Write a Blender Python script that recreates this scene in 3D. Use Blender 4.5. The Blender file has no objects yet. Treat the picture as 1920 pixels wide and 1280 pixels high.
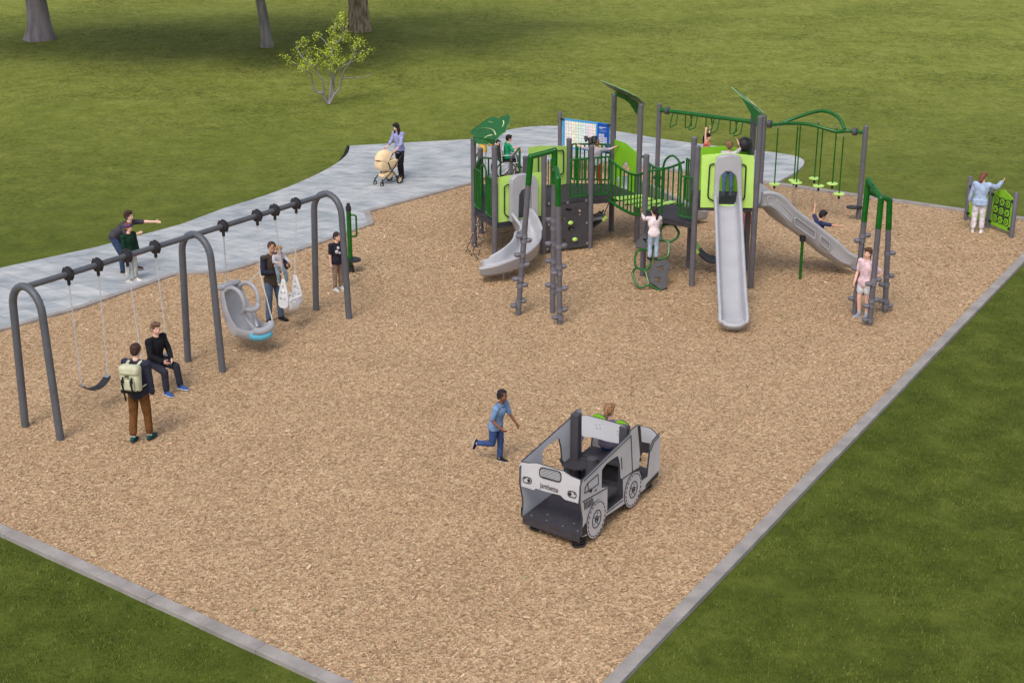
import bpy, bmesh, math, random
import numpy as np
from mathutils import Vector as V, Matrix, Quaternion, noise
from mathutils.geometry import tessellate_polygon
random.seed(7); R = math.radians
S = bpy.context.scene
COL = S.collection

# ------------------------------------------------------------------ camera
CAM_H, PITCH, FPX = 9.7, R(20.0), 2667.0          # height, downward pitch, focal length in px of a 1920 px wide frame
cd = bpy.data.cameras.new('camera'); cam = bpy.data.objects.new('camera', cd); COL.objects.link(cam)
cam.location = (0, 0, CAM_H); cam.rotation_euler = (R(90) - PITCH, 0, 0)
cd.sensor_fit = 'HORIZONTAL'; cd.sensor_width = 36; cd.lens = 36 * FPX / 1920
cd.clip_start = .1; cd.clip_end = 1500
S.camera = cam
# ------------------------------------------------------------------ sky, sun, exposure
SUN_EL, SUN_AZ = R(53), R(200)                     # azimuth measured clockwise from +Y: the sun stands behind the camera, to the left
w = bpy.data.worlds.new("World"); S.world = w; w.use_nodes = True
nt = w.node_tree; bg = nt.nodes['Background']
sky = nt.nodes.new('ShaderNodeTexSky'); sky.sky_type = 'NISHITA'; sky.sun_disc = False
sky.sun_elevation = SUN_EL; sky.sun_rotation = SUN_AZ; sky.air_density = 1.0; sky.dust_density = 3.0; sky.ozone_density = 1.0
hs = nt.nodes.new('ShaderNodeHueSaturation'); hs.inputs['Saturation'].default_value = .55      # thin high cloud: a paler sky
nt.links.new(sky.outputs[0], hs.inputs['Color']); nt.links.new(hs.outputs[0], bg.inputs[0]); bg.inputs[1].default_value = .15
sl = bpy.data.lights.new('sun', 'SUN'); sl.energy = 1.3; sl.angle = R(24); sl.color = (1, .95, .87)
so = bpy.data.objects.new('sun', sl); COL.objects.link(so)
sdir = V((math.sin(SUN_AZ) * math.cos(SUN_EL), math.cos(SUN_AZ) * math.cos(SUN_EL), math.sin(SUN_EL)))
so.location = sdir * 60; so.rotation_euler = sdir.to_track_quat('Z', 'Y').to_euler()
S.view_settings.view_transform = 'Standard'; S.view_settings.look = 'None'
S.view_settings.exposure = 0.22; S.view_settings.gamma = 1; S.view_settings.use_curve_mapping = False

# ------------------------------------------------------------------ measuring: a point of the photo to a point of the place
def ray(x, y):
    u = (x - 960) / FPX; v = (640 - y) / FPX; c, s = math.cos(PITCH), math.sin(PITCH)
    return V((u, c + v * s, -s + v * c))
CO = V((0, 0, CAM_H))
def G(x, y, z=0.0):
    d = ray(x, y); return CO + d * ((z - CAM_H) / d.z)
def onp(x, y, p, n):
    d = ray(x, y); return CO + d * ((V(p) - CO).dot(n) / d.dot(n))
def vert(x, y, a, b):                               # on the upright plane through ground points a and b
    d = V(b) - V(a); return onp(x, y, V(a), V((d.y, -d.x, 0)))
def Zat(b, y):
    v = (640 - y) / FPX; c, s = math.cos(PITCH), math.sin(PITCH)
    return CAM_H + (-s + v * c) / (c + v * s) * b[1]
def lerp(a, b, t): return V(a) + (V(b) - V(a)) * t

# ------------------------------------------------------------------ materials
def lin(c):
    return tuple((x / 12.92 if x <= .04045 else ((x + .055) / 1.055) ** 2.4) for x in (v / 255 for v in c))
MATS = {}
def mat(name, rgb, rough=.5, var=.12, scale=6.0, bump=0.0, bscale=60.0, metal=0.0, spec=.4, rvar=.12, rgb2=None, stretch=None):
    if name in MATS: return MATS[name]
    m = bpy.data.materials.new(name); m.use_nodes = True; MATS[name] = m
    n = m.node_tree; b = n.nodes['Principled BSDF']; L = n.links.new
    c = lin(rgb); c2 = lin(rgb2) if rgb2 else tuple(x * (1 - var * 2.2) for x in c)
    tc = n.nodes.new('ShaderNodeTexCoord'); src = tc.outputs['Object']
    if stretch:
        mp = n.nodes.new('ShaderNodeMapping'); mp.inputs['Scale'].default_value = stretch; L(src, mp.inputs[0]); src = mp.outputs[0]
    nz = n.nodes.new('ShaderNodeTexNoise'); nz.inputs['Scale'].default_value = scale; nz.inputs['Detail'].default_value = 6; L(src, nz.inputs[0])
    rp = n.nodes.new('ShaderNodeValToRGB'); e = rp.color_ramp.elements
    e[0].position = .32; e[0].color = (*c2, 1); e[1].position = .62; e[1].color = (*c, 1)
    L(nz.outputs[0], rp.inputs[0]); L(rp.outputs[0], b.inputs['Base Color'])
    mr = n.nodes.new('ShaderNodeMapRange'); mr.inputs[3].default_value = max(.05, rough - rvar); mr.inputs[4].default_value = min(1, rough + rvar)
    nz2 = n.nodes.new('ShaderNodeTexNoise'); nz2.inputs['Scale'].default_value = scale * 3.1; nz2.inputs['Detail'].default_value = 4; L(src, nz2.inputs[0])
    L(nz2.outputs[0], mr.inputs[0]); L(mr.outputs[0], b.inputs['Roughness'])
    b.inputs['Metallic'].default_value = metal; b.inputs['Specular IOR Level'].default_value = spec
    if bump:
        nb = n.nodes.new('ShaderNodeTexNoise'); nb.inputs['Scale'].default_value = bscale; nb.inputs['Detail'].default_value = 5; L(src, nb.inputs[0])
        bp = n.nodes.new('ShaderNodeBump'); bp.inputs['Strength'].default_value = bump; bp.inputs['Distance'].default_value = .02
        L(nb.outputs[0], bp.inputs['Height']); L(bp.outputs[0], b.inputs['Normal'])
    return m
M_POST = mat('grey_powder_coat', (102, 99, 106), .42, .08, 4, .05, 220)
M_SWING = mat('charcoal_powder_coat', (92, 94, 101), .42, .08, 4, .05, 220)
M_CAP = mat('post_cap_plastic', (78, 76, 82), .5, .1)
M_GREEN = mat('dark_green_paint', (15, 95, 25), .3, .14, 5, .03, 200, spec=.5)
M_LEAF = mat('green_roof_panel', (25, 98, 37), .45, .12, 3)
M_LIME = mat('lime_panel', (190, 230, 116), .4, .06, 2.5, .04, 160)
M_GRASSG = mat('apple_green_panel', (134, 196, 40), .4, .08, 3)
M_SLIDE = mat('grey_moulded_plastic', (172, 172, 178), .38, .05, 2.5, .06, 90)
M_BLACK = mat('black_plastic', (46, 44, 48), .5, .15, 8, .1, 120)
M_DECK = mat('dark_deck_coating', (62, 58, 64), .6, .12, 10, .3, 140)
M_DPANEL = mat('charcoal_panel', (72, 70, 76), .5, .1, 5, .06, 140)
M_CARG = mat('light_grey_panel', (196, 196, 202), .42, .05, 3, .05, 160)
M_CARD = mat('dark_engraving', (40, 39, 44), .5, .1)
M_STEEL = mat('galvanised_steel', (196, 196, 198), .3, .1, 20, metal=.8)
M_CHAIN = mat('pale_chain', (214, 214, 214), .4, .1, 30)
M_WHITE = mat('white_plastic', (226, 226, 230), .4, .05)
M_BLUE = mat('blue_cushion', (96, 178, 206), .5, .08)
M_ROPE = mat('brown_rope', (74, 56, 48), .8, .2, 30)
M_EDGE = mat('pale_veins', (196, 206, 150), .5, .08)

# ------------------------------------------------------------------ mesh building
def nb(): return bmesh.new()
def _frame(d, up=None):
    d = d.normalized(); up = up or V((0, 0, 1))
    if abs(d.dot(up)) > .98: up = V((0, 1, 0)) if abs(d.y) < .9 else V((1, 0, 0))
    x = d.cross(up).normalized(); return x, x.cross(d).normalized()
def skin_rings(bm, rings, mi=0, closed=False, caps=True):
    vs = [[bm.verts.new(p) for p in r] for r in rings]; n = len(rings[0]); fs = []
    rng = range(len(vs)) if closed else range(len(vs) - 1)
    for i in rng:
        a, b = vs[i], vs[(i + 1) % len(vs)]
        for k in range(n):
            fs.append(bm.faces.new((a[k], a[(k + 1) % n], b[(k + 1) % n], b[k])))
    if caps and not closed:
        fs.append(bm.faces.new(vs[0][::-1])); fs.append(bm.faces.new(vs[-1]))
    for f in fs: f.material_index = mi; f.smooth = True
    return fs
def tube(bm, pts, r, seg=8, mi=0, closed=False, sq=1.0):
    pts = [V(p) for p in pts]; n = len(pts); rr = r if isinstance(r, (list, tuple)) else [r] * n
    x = None; rings = []
    for i, p in enumerate(pts):
        if closed: d = (pts[(i + 1) % n] - pts[i - 1])
        else: d = pts[min(i + 1, n - 1)] - pts[max(i - 1, 0)]
        d.normalize()
        if x is None: x, y = _frame(d)
        else:
            x = (x - d * x.dot(d)); x = x.normalized() if x.length > 1e-6 else _frame(d)[0]
            y = x.cross(d).normalized()
        rings.append([p + (x * math.cos(2 * math.pi * k / seg) + y * math.sin(2 * math.pi * k / seg) * sq) * rr[i] for k in range(seg)])
    return skin_rings(bm, rings, mi, closed)
def smooth_path(pts, sub=6, closed=False):
    pts = [V(p) for p in pts]; n = len(pts); out = []
    m = n if closed else n - 1
    for i in range(m):
        g = (lambda k: pts[k % n]) if closed else (lambda k: pts[min(max(k, 0), n - 1)])
        p0, p1, p2, p3 = g(i - 1), g(i), g(i + 1), g(i + 2)
        for s in range(sub):
            t = s / sub
            out.append(.5 * ((2 * p1) + (p2 - p0) * t + (2 * p0 - 5 * p1 + 4 * p2 - p3) * t * t + (3 * p1 - p0 - 3 * p2 + p3) * t ** 3))
    if not closed: out.append(pts[-1])
    return out
def round_path(pts, rad, sub=4, closed=False):      # polyline with rounded corners
    pts = [V(p) for p in pts]; n = len(pts); out = []
    for i, p in enumerate(pts):
        if not closed and i in (0, n - 1): out.append(p); continue
        a = pts[i - 1] - p; b = pts[(i + 1) % n] - p
        r = min(rad, a.length * .45, b.length * .45); A = p + a.normalized() * r; B = p + b.normalized() * r
        for s in range(sub + 1):
            t = s / sub; out.append(A * (1 - t) ** 2 + p * 2 * t * (1 - t) + B * t * t)
    return out
def cyl(bm, a, b, r, seg=16, mi=0, r2=None):
    return tube(bm, [a, b], [r, r if r2 is None else r2], seg, mi)
def box(bm, c, size, M=None, mi=0):
    c = V(c); sx, sy, sz = (s / 2 for s in size); M = M or Matrix.Identity(3)
    v = [bm.verts.new(c + M @ V((x * sx, y * sy, z * sz))) for x in (-1, 1) for y in (-1, 1) for z in (-1, 1)]
    for q in ((0, 1, 3, 2), (4, 6, 7, 5), (0, 4, 5, 1), (2, 3, 7, 6), (0, 2, 6, 4), (1, 5, 7, 3)):
        f = bm.faces.new([v[i] for i in q]); f.material_index = mi
def rotz(a): return Matrix.Rotation(a, 3, 'Z')
def ell(bm, c, r, M=None, mi=0, u=14, v=9):
    c = V(c); M = M or Matrix.Identity(3); r = V(r) if not isinstance(r, (int, float)) else V((r, r, r))
    rings = []
    for j in range(1, v):
        t = math.pi * j / v
        rings.append([c + M @ V((r.x * math.sin(t) * math.cos(2 * math.pi * k / u), r.y * math.sin(t) * math.sin(2 * math.pi * k / u), -r.z * math.cos(t))) for k in range(u)])
    skin_rings(bm, rings, mi)
def plate(bm, loops, th, nrm, mi=0, mi_side=None):
    """flat plate: loops of 3-D points (outer, then holes), thickness th centred, normal nrm"""
    nrm = V(nrm).normalized(); mi_side = mi if mi_side is None else mi_side
    flat = [V(p) for lp in loops for p in lp]
    ax, ay = _frame(nrm); o0 = flat[0]
    tris = tessellate_polygon([[V(((V(p) - o0).dot(ax), (V(p) - o0).dot(ay), 0)) for p in lp] for lp in loops])
    F = [bm.verts.new(p + nrm * th / 2) for p in flat]; B = [bm.verts.new(p - nrm * th / 2) for p in flat]
    for t in tris:
        a, b, c = (flat[i] for i in t)
        if (b - a).cross(c - a).length < 1e-9: continue
        o = t if (b - a).cross(c - a).dot(nrm) > 0 else t[::-1]
        try:
            f = bm.faces.new([F[i] for i in o]); f.material_index = mi
            f = bm.faces.new([B[i] for i in o[::-1]]); f.material_index = mi
        except ValueError: pass
    k = 0
    for lp in loops:
        n = len(lp)
        for i in range(n):
            a, b = k + i, k + (i + 1) % n
            try: f = bm.faces.new((F[a], F[b], B[b], B[a])); f.material_index = mi_side
            except ValueError: pass
        k += n
def sweep(bm, path, prof, mi=0, ups=None, sides=None, caps=True):
    """prof: closed list of (side, up); path with up vectors; width may vary through a scale list"""
    path = [V(p) for p in path]; n = len(path); rings = []
    for i, p in enumerate(path):
        d = (path[min(i + 1, n - 1)] - path[max(i - 1, 0)]).normalized()
        up = V(ups[i]) if ups else V((0, 0, 1))
        s = d.cross(up).normalized(); u2 = s.cross(d).normalized()
        pr = prof(i / (n - 1)) if callable(prof) else prof
        rings.append([p + s * a + u2 * b for a, b in pr])
    return skin_rings(bm, rings, mi, caps=caps)
def top(o):
    while o.parent: o = o.parent
    return o
def obj(name, bm, mats, parent=None, auto=38, label=None, bevel=0, loc=None, recalc=True):
    if recalc: bmesh.ops.recalc_face_normals(bm, faces=bm.faces[:])
    off = top(parent).location.copy() if parent else (V(loc) if loc is not None else V((0, 0, 0)))
    if off.length: bmesh.ops.translate(bm, verts=bm.verts[:], vec=-off)
    me = bpy.data.meshes.new(name); bm.to_mesh(me); bm.free()
    for m in (mats if isinstance(mats, (list, tuple)) else [mats]): me.materials.append(m)
    if auto:
        me.polygons.foreach_set('use_smooth', [True] * len(me.polygons)); me.set_sharp_from_angle(angle=R(auto))
    o = bpy.data.objects.new(name, me); COL.objects.link(o)
    if parent: o.parent = parent
    elif loc is not None: o.location = off
    if label: o['label'] = label
    if bevel:
        b = o.modifiers.new('bevel', 'BEVEL'); b.width = bevel; b.segments = 2; b.limit_method = 'ANGLE'; b.angle_limit = R(40)
    return o
def tag(o, label, cat, group=None):
    o['label'] = label; o['category'] = cat
    if group: o['group'] = group
    return o
def thing(name, label, cat, loc, group=None):
    o = bpy.data.objects.new(name, None); COL.objects.link(o); o.location = loc; o.empty_display_size = .3
    return tag(o, label, cat, group)
def structure(o): o['kind'] = 'structure'; return o
def stuff(o): o['kind'] = 'stuff'; return o
# ================================================================== SETTING
def ground_mat(name, build):
    m = bpy.data.materials.new(name); m.use_nodes = True; n = m.node_tree; b = n.nodes['Principled BSDF']
    def N(t, **k):
        x = n.nodes.new('ShaderNode' + t)
        for a, v in k.items(): x.inputs[a].default_value = v
        return x
    def ramp(src, stops):
        r = n.nodes.new('ShaderNodeValToRGB'); e = r.color_ramp.elements
        while len(e) < len(stops): e.new(.5)
        for q, (p, c) in zip(e, stops): q.position = p; q.color = (*c, 1) if len(c) == 3 else c
        n.links.new(src, r.inputs[0]); return r.outputs[0]
    def mix(f, a, c, mode='MIX'):
        x = n.nodes.new('ShaderNodeMix'); x.data_type = 'RGBA'; x.blend_type = mode
        for s, v in ((0, f), (6, a), (7, c)):
            if isinstance(v, (int, float)): x.inputs[s].default_value = v
            elif isinstance(v, tuple): x.inputs[s].default_value = (*v, 1)
            else: n.links.new(v, x.inputs[s])
        return x.outputs[2]
    geo = n.nodes.new('ShaderNodeNewGeometry')
    def co(scale):
        mp = n.nodes.new('ShaderNodeMapping'); mp.inputs['Scale'].default_value = scale; n.links.new(geo.outputs['Position'], mp.inputs[0]); return mp.outputs[0]
    def nz(scale, det=6, sc=(1, 1, 1), rough=.55):
        x = N('TexNoise', Scale=scale, Detail=det, Roughness=rough); n.links.new(co(sc), x.inputs[0]); return x.outputs[0]
    def bump(h, strength, dist, prev=None):
        x = n.nodes.new('ShaderNodeBump'); x.inputs['Strength'].default_value = strength; x.inputs['Distance'].default_value = dist
        n.links.new(h, x.inputs['Height'])
        if prev: n.links.new(prev, x.inputs['Normal'])
        return x.outputs[0]
    build(n, b, dict(N=N, ramp=ramp, mix=mix, geo=geo, co=co, nz=nz, bump=bump)); return m

def _lawn(n, b, h):
    nz, ramp, mix, bump = h['nz'], h['ramp'], h['mix'], h['bump']
    near = ramp(nz(1.3, 9, rough=.68), [(.3, lin((68, 78, 26))), (.5, lin((84, 95, 33))), (.72, lin((106, 114, 48)))])
    far = ramp(nz(1.6, 9, (1, .8, 1), .62), [(.28, lin((116, 123, 50))), (.5, lin((136, 142, 64))), (.72, lin((152, 156, 80)))])
    sx = n.nodes.new('ShaderNodeSeparateXYZ'); n.links.new(h['geo'].outputs['Position'], sx.inputs[0])
    mr = n.nodes.new('ShaderNodeMapRange'); mr.inputs[1].default_value = 27; mr.inputs[2].default_value = 60; n.links.new(sx.outputs[1], mr.inputs[0])
    col = mix(mr.outputs[0], near, far)                                   # two mixes of seed: lush in front, drier meadow behind
    msk = n.nodes.new('ShaderNodeMapRange'); n.links.new(nz(.16, 4), msk.inputs[0]); msk.inputs[1].default_value = .38; msk.inputs[2].default_value = .68; msk.inputs[3].default_value = .25; msk.inputs[4].default_value = 1.0
    mul = n.nodes.new('ShaderNodeMath'); mul.operation = 'MULTIPLY'; n.links.new(mr.outputs[0], mul.inputs[0]); n.links.new(msk.outputs[0], mul.inputs[1])
    add = n.nodes.new('ShaderNodeMath'); add.operation = 'MULTIPLY_ADD'; add.inputs[1].default_value = 1.0; add.inputs[2].default_value = .2; n.links.new(mul.outputs[0], add.inputs[0])
    pat = ramp(nz(.28, 5), [(.35, (.84, .88, .76)), (.6, (1, 1, 1))]); col = mix(1.0, col, pat, 'MULTIPLY')
    fine = ramp(nz(38, 4), [(.3, (.55, .58, .5)), (.55, (1, 1, 1)), (.8, (1.25, 1.25, 1.1))]); col = mix(.75, col, fine, 'MULTIPLY')
    tuft = ramp(nz(8.5, 7, (1, .75, 1)), [(.33, (.40, .45, .32)), (.50, (1, 1, 1)), (.70, (1.22, 1.2, 1.05))]); col = mix(add.outputs[0], col, tuft, 'MULTIPLY')
    bn2 = n.nodes.new('ShaderNodeBump'); bn2.inputs['Distance'].default_value = .24; n.links.new(nz(3.4, 9, rough=.62), bn2.inputs['Height']); n.links.new(add.outputs[0], bn2.inputs['Strength']); bmp2 = bn2.outputs[0]
    n.links.new(col, b.inputs['Base Color']); b.inputs['Roughness'].default_value = .9; b.inputs['Specular IOR Level'].default_value = .15
    n.links.new(bump(nz(60, 4), .5, .03, bmp2), b.inputs['Normal'])
M_LAWN = ground_mat('lawn_grass', _lawn)
def _chip(n, b, h):
    nz, ramp, mix, bump = h['nz'], h['ramp'], h['mix'], h['bump']
    vo = n.nodes.new('ShaderNodeTexVoronoi'); vo.inputs['Scale'].default_value = 34
    ds = n.nodes.new('ShaderNodeMix'); ds.data_type = 'VECTOR'; ds.inputs[0].default_value = .06
    nn = h['N']('TexNoise', Scale=9.0, Detail=3); n.links.new(h['co']((1, 1, 1)), nn.inputs[0])
    n.links.new(h['co']((1, .7, 1)), ds.inputs[4]); n.links.new(nn.outputs[1], ds.inputs[5]); n.links.new(ds.outputs[1], vo.inputs[0])
    sp = n.nodes.new('ShaderNodeSeparateColor'); n.links.new(vo.outputs['Color'], sp.inputs[0])
    col = ramp(sp.outputs[0], [(0, lin((148, 120, 90))), (.4, lin((178, 148, 114))), (.75, lin((196, 166, 130))), (1, lin((210, 184, 147)))])
    col = mix(.5, col, ramp(nz(.5, 6), [(.35, (.86, .84, .82)), (.65, (1.08, 1.08, 1.08))]), 'MULTIPLY')
    n.links.new(col, b.inputs['Base Color']); b.inputs['Roughness'].default_value = .85; b.inputs['Specular IOR Level'].default_value = .2
    n.links.new(bump(vo.outputs['Distance'], .7, .03, bump(nz(14, 5), .5, .05)), b.inputs['Normal'])
M_CHIPBED = ground_mat('wood_chip_bed', _chip)
def _chipmesh(n, b, h):
    rnd = h['geo'].outputs['Random Per Island']; ramp, mix, nz = h['ramp'], h['mix'], h['nz']
    col = ramp(rnd, [(0, lin((140, 106, 76))), (.12, lin((178, 142, 111))), (.45, lin((198, 162, 130))), (.8, lin((209, 174, 142))), (.985, lin((226, 197, 166))), (.9965, lin((104, 130, 70)))])
    n.links.new(mix(.4, col, ramp(nz(.5, 6), [(.35, (.96, .90, .88)), (.65, (1.02, 1.05, 1.05))]), 'MULTIPLY'), b.inputs['Base Color'])
    b.inputs['Roughness'].default_value = .8; b.inputs['Specular IOR Level'].default_value = .25
M_CHIP = ground_mat('wood_chip', _chipmesh)
def _blade(n, b, h):
    rnd = h['geo'].outputs['Random Per Island']; ramp, mix, nz = h['ramp'], h['mix'], h['nz']
    col = ramp(rnd, [(0, lin((60, 72, 22))), (.5, lin((85, 98, 35))), (.85, lin((110, 120, 48))), (1, lin((132, 134, 66)))])
    n.links.new(mix(.8, col, ramp(nz(1.3, 8), [(.3, (.68, .72, .6)), (.62, (1.15, 1.15, 1.1))]), 'MULTIPLY'), b.inputs['Base Color'])
    b.inputs['Roughness'].default_value = .6; b.inputs['Specular IOR Level'].default_value = .25
M_BLADE = ground_mat('grass_blade', _blade)
def _pave(n, b, h):
    nz, ramp, mix, bump = h['nz'], h['ramp'], h['mix'], h['bump']
    base = ramp(nz(1.9, 9, (.7, 1.3, 1), .62), [(.28, lin((140, 146, 151))), (.5, lin((172, 175, 178))), (.72, lin((198, 197, 198)))])
    br = n.nodes.new('ShaderNodeTexBrick'); br.offset = .5
    for k, v in (('Scale', 1.0), ('Mortar Size', .014), ('Mortar Smooth', .3), ('Bias', 0.0), ('Brick Width', 1.2), ('Row Height', .6)): br.inputs[k].default_value = v
    br.inputs['Color1'].default_value = (.86, .88, .90, 1); br.inputs['Color2'].default_value = (1.05, 1.05, 1.04, 1); br.inputs['Mortar'].default_value = (.70, .70, .71, 1)
    mp = n.nodes.new('ShaderNodeMapping'); mp.inputs['Rotation'].default_value = (0, 0, R(38)); n.links.new(h['geo'].outputs['Position'], mp.inputs[0]); n.links.new(mp.outputs[0], br.inputs[0])
    col = mix(1.0, base, br.outputs[0], 'MULTIPLY'); col = mix(.5, col, ramp(nz(30, 5), [(.3, (.9, .9, .9)), (.7, (1.06, 1.06, 1.06))]), 'MULTIPLY')
    n.links.new(col, b.inputs['Base Color']); b.inputs['Roughness'].default_value = .9; b.inputs['Specular IOR Level'].default_value = .12
    n.links.new(bump(nz(50, 4), .15, .01), b.inputs['Normal'])
M_PAVE = ground_mat('paving_slabs', _pave)
def _kerb(n, b, h):
    nz, ramp, mix, bump = h['nz'], h['ramp'], h['mix'], h['bump']
    col = ramp(nz(3, 8), [(.3, lin((138, 131, 128))), (.7, lin((166, 159, 155)))])
    col = mix(.6, col, ramp(nz(60, 4), [(.3, (.8, .8, .8)), (.7, (1.1, 1.1, 1.1))]), 'MULTIPLY')
    n.links.new(col, b.inputs['Base Color']); b.inputs['Roughness'].default_value = .85
    n.links.new(bump(nz(80, 4), .3, .01), b.inputs['Normal'])
M_KERB = ground_mat('kerb_concrete', _kerb)

def isect(a, b, c, d):
    x1, y1, x2, y2 = a.x, a.y, b.x, b.y; x3, y3, x4, y4 = c.x, c.y, d.x, d.y
    den = (x1 - x2) * (y3 - y4) - (y1 - y2) * (x3 - x4)
    t = ((x1 - x3) * (y3 - y4) - (y1 - y3) * (x3 - x4)) / den
    return V((x1 + t * (x2 - x1), y1 + t * (y2 - y1), 0))
KL0, KL1 = G(0, 994), G(620, 1276); KR0, KR1 = G(1150, 1280), G(1920, 484)
F0, F1 = G(1450, 346), G(1920, 412)
NEAR = isect(KL0, KL1, KR0, KR1); FARR = isect(F0, F1, KR0, KR1); FARL = G(1063, 296)
LEFT = KL0 + (KL0 - KL1).normalized() * 9
PE = [G(-420, 722), G(0, 620), G(150, 578), G(330, 514), G(420, 511), G(560, 470), G(697, 420), G(688, 398), G(870, 348), FARL]
chips_poly = [LEFT, NEAR, FARR, F0, FARL] + PE[-2::-1]
def flat(name, poly, z, m, th=.06):
    bm = nb(); lp = [V((p.x, p.y, z - th / 2)) for p in poly]; plate(bm, [lp], th, (0, 0, 1)); return structure(obj(name, bm, m, auto=0))
flat('wood_chip_ground', chips_poly, 0.0, M_CHIPBED)
PO = smooth_path([G(1440, 285), G(1490, 293), G(1508, 304), G(1496, 320), G(1465, 338), G(1448, 346)], 5)
path_poly = [G(-420, 560), G(0, 503), G(180, 464), G(340, 421)] + smooth_path([G(420, 391), G(500, 366), G(560, 343), G(620, 314), G(650, 291), G(656, 274)], 4) + \
    [G(760, 268), G(880, 262)] + smooth_path([G(930, 249), G(985, 239), G(1050, 237), G(1150, 246), G(1240, 261), G(1340, 274)], 4) + PO
PIN = [FARL] + PE[-2::-1]
path_poly = path_poly + [p for p in PIN]
flat('path', path_poly, .012, M_PAVE, .16)
flat('shade_gap_strip', [G(655, 273), G(650, 291), G(638, 307), G(631, 309), G(644, 290), G(651, 273)], .010, mat('shade_gap_dark', (24, 24, 22), .9, .2), .08)  # flat dark strip painted in for the shaded gap outside the path's edge
# lawn: one sheet to the horizon, gently uneven behind, sunk a little under path and chips
def lawn():
    xs = np.concatenate([np.linspace(-320, -44, 10), np.linspace(-42, 42, 330), np.linspace(44, 320, 10)])
    ys = np.concatenate([np.linspace(-60, 9, 8), np.linspace(10, 88, 380), np.linspace(92, 600, 14)])
    X, Y = np.meshgrid(xs, ys); Z = np.full_like(X, -.04)
    for i in range(X.shape[0]):
        for j in range(X.shape[1]):
            x, y = X[i, j], Y[i, j]
            if 9 < y < 90 and -43 < x < 43:
                a = min(1, max(0, (y - 30) / 14)) * .045 + .006
                Z[i, j] += a * (noise.noise(V((x * .9, y * 1.1, 3))) + .6 * noise.noise(V((x * 2.3, y * 2.5, 9)))) - .6 * a + .02
    nr, nc = X.shape; me = bpy.data.meshes.new('lawn'); me.vertices.add(nr * nc)
    me.vertices.foreach_set('co', np.stack([X, Y, Z], -1).astype(np.float32).ravel())
    idx = np.arange(nr * nc).reshape(nr, nc); q = np.stack([idx[:-1, :-1], idx[:-1, 1:], idx[1:, 1:], idx[1:, :-1]], -1).reshape(-1, 4)
    me.loops.add(q.size); me.loops.foreach_set('vertex_index', q.ravel().astype(np.int32))
    me.polygons.add(len(q)); me.polygons.foreach_set('loop_start', (np.arange(len(q)) * 4).astype(np.int32)); me.polygons.foreach_set('use_smooth', np.ones(len(q), bool))
    me.update(calc_edges=True); me.materials.append(M_LAWN)
    o = bpy.data.objects.new('lawn', me); COL.objects.link(o); structure(o)
lawn()
# kerbs: concrete edging stones, each run one strip with butt joints
def kerb(pts, wd, h, ln=1.0, z0=-.1):
    bm = nb()
    for a, b in zip(pts[:-1], pts[1:]):
        d = b - a; L = d.length; d.normalize(); s = V((d.y, -d.x, 0)); n = max(1, round(L / ln)); st = L / n
        M = Matrix((d, -s, V((0, 0, 1)))).transposed()
        for i in range(n):
            dz = random.uniform(-.004, .004)
            box(bm, a + d * (st * (i + .5)) + V((0, 0, (h + z0) / 2 + dz)) + s * random.uniform(-.004, .004), (st - .005, wd, h - z0), M)
    return structure(obj('kerb', bm, M_KERB, auto=0, bevel=.006))
kerb([LEFT, NEAR], .19, .05); kerb([NEAR, FARR], .19, .05, 1.2); kerb([FARR, F0, FARL], .19, .06, 1.2)
kerb(PE, .15, .045, 1.0)

def inside(px, py, poly):
    r = np.zeros(len(px), bool); n = len(poly)
    for i in range(n):
        a, b = poly[i], poly[i - 1]
        c = ((a.y > py) != (b.y > py)) & (px < (b.x - a.x) * (py - a.y) / (b.y - a.y + 1e-12) + a.x); r ^= c
    return r
rng = np.random.default_rng(5)
def raw_mesh(name, co, faces_n, m):
    """co: (k, faces_n, 3) loose polygons"""
    k = len(co); me = bpy.data.meshes.new(name); me.vertices.add(k * faces_n); me.vertices.foreach_set('co', co.astype(np.float32).ravel())
    me.loops.add(k * faces_n); me.loops.foreach_set('vertex_index', np.arange(k * faces_n, dtype=np.int32))
    me.polygons.add(k); me.polygons.foreach_set('loop_start', (np.arange(k) * faces_n).astype(np.int32))
    me.update(calc_edges=True); me.materials.append(m)
    o = bpy.data.objects.new(name, me); COL.objects.link(o); return o
def in_view(x, y, mg=60):
    dz = -CAM_H; c, s = math.cos(PITCH), math.sin(PITCH); dep = y * c - dz * s; up = y * s + dz * c
    X = 960 + FPX * x / dep; Yp = 640 - FPX * up / dep
    return (X > -mg) & (X < 1920 + mg) & (Yp < 1280 + mg) & (Yp > -mg)
def scatter(poly, dens_fn, nmax, bounds):
    x = rng.uniform(bounds[0], bounds[1], nmax); y = rng.uniform(bounds[2], bounds[3], nmax)
    k = inside(x, y, poly) & in_view(x, y, 250); x, y = x[k], y[k]
    p = rng.uniform(0, 1, len(x)) < dens_fn(x, y); return x[p], y[p]
def chips():
    x, y = scatter(chips_poly, lambda x, y: np.clip((21 / y) ** 1.2, .3, 1), 560000, (-13, 16, 12, 44))
    n = len(x); L = rng.gamma(2.4, .0105, n) + .012; L = np.clip(L, .012, .13) * np.clip(y / 26, .9, 1.25); W = L * rng.uniform(.16, .42, n); a = rng.uniform(0, 2 * np.pi, n)
    tx = rng.normal(0, .16, n); ty = rng.normal(0, .24, n); z = rng.uniform(.004, .018, n)
    c, s = np.cos(a), np.sin(a)
    def pt(u, v, dz=0):
        px = u * L / 2; py = v * W / 2; return np.stack([x + px * c - py * s, y + px * s + py * c, z + px * tx + py * ty + dz], -1)
    co = np.stack([pt(-1, -.6), pt(-.3, -1), pt(1, -.5), pt(.8, .7), pt(-.7, 1)], 1)
    stuff(raw_mesh('wood_chips', co, 5, M_CHIP))
chips()
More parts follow.
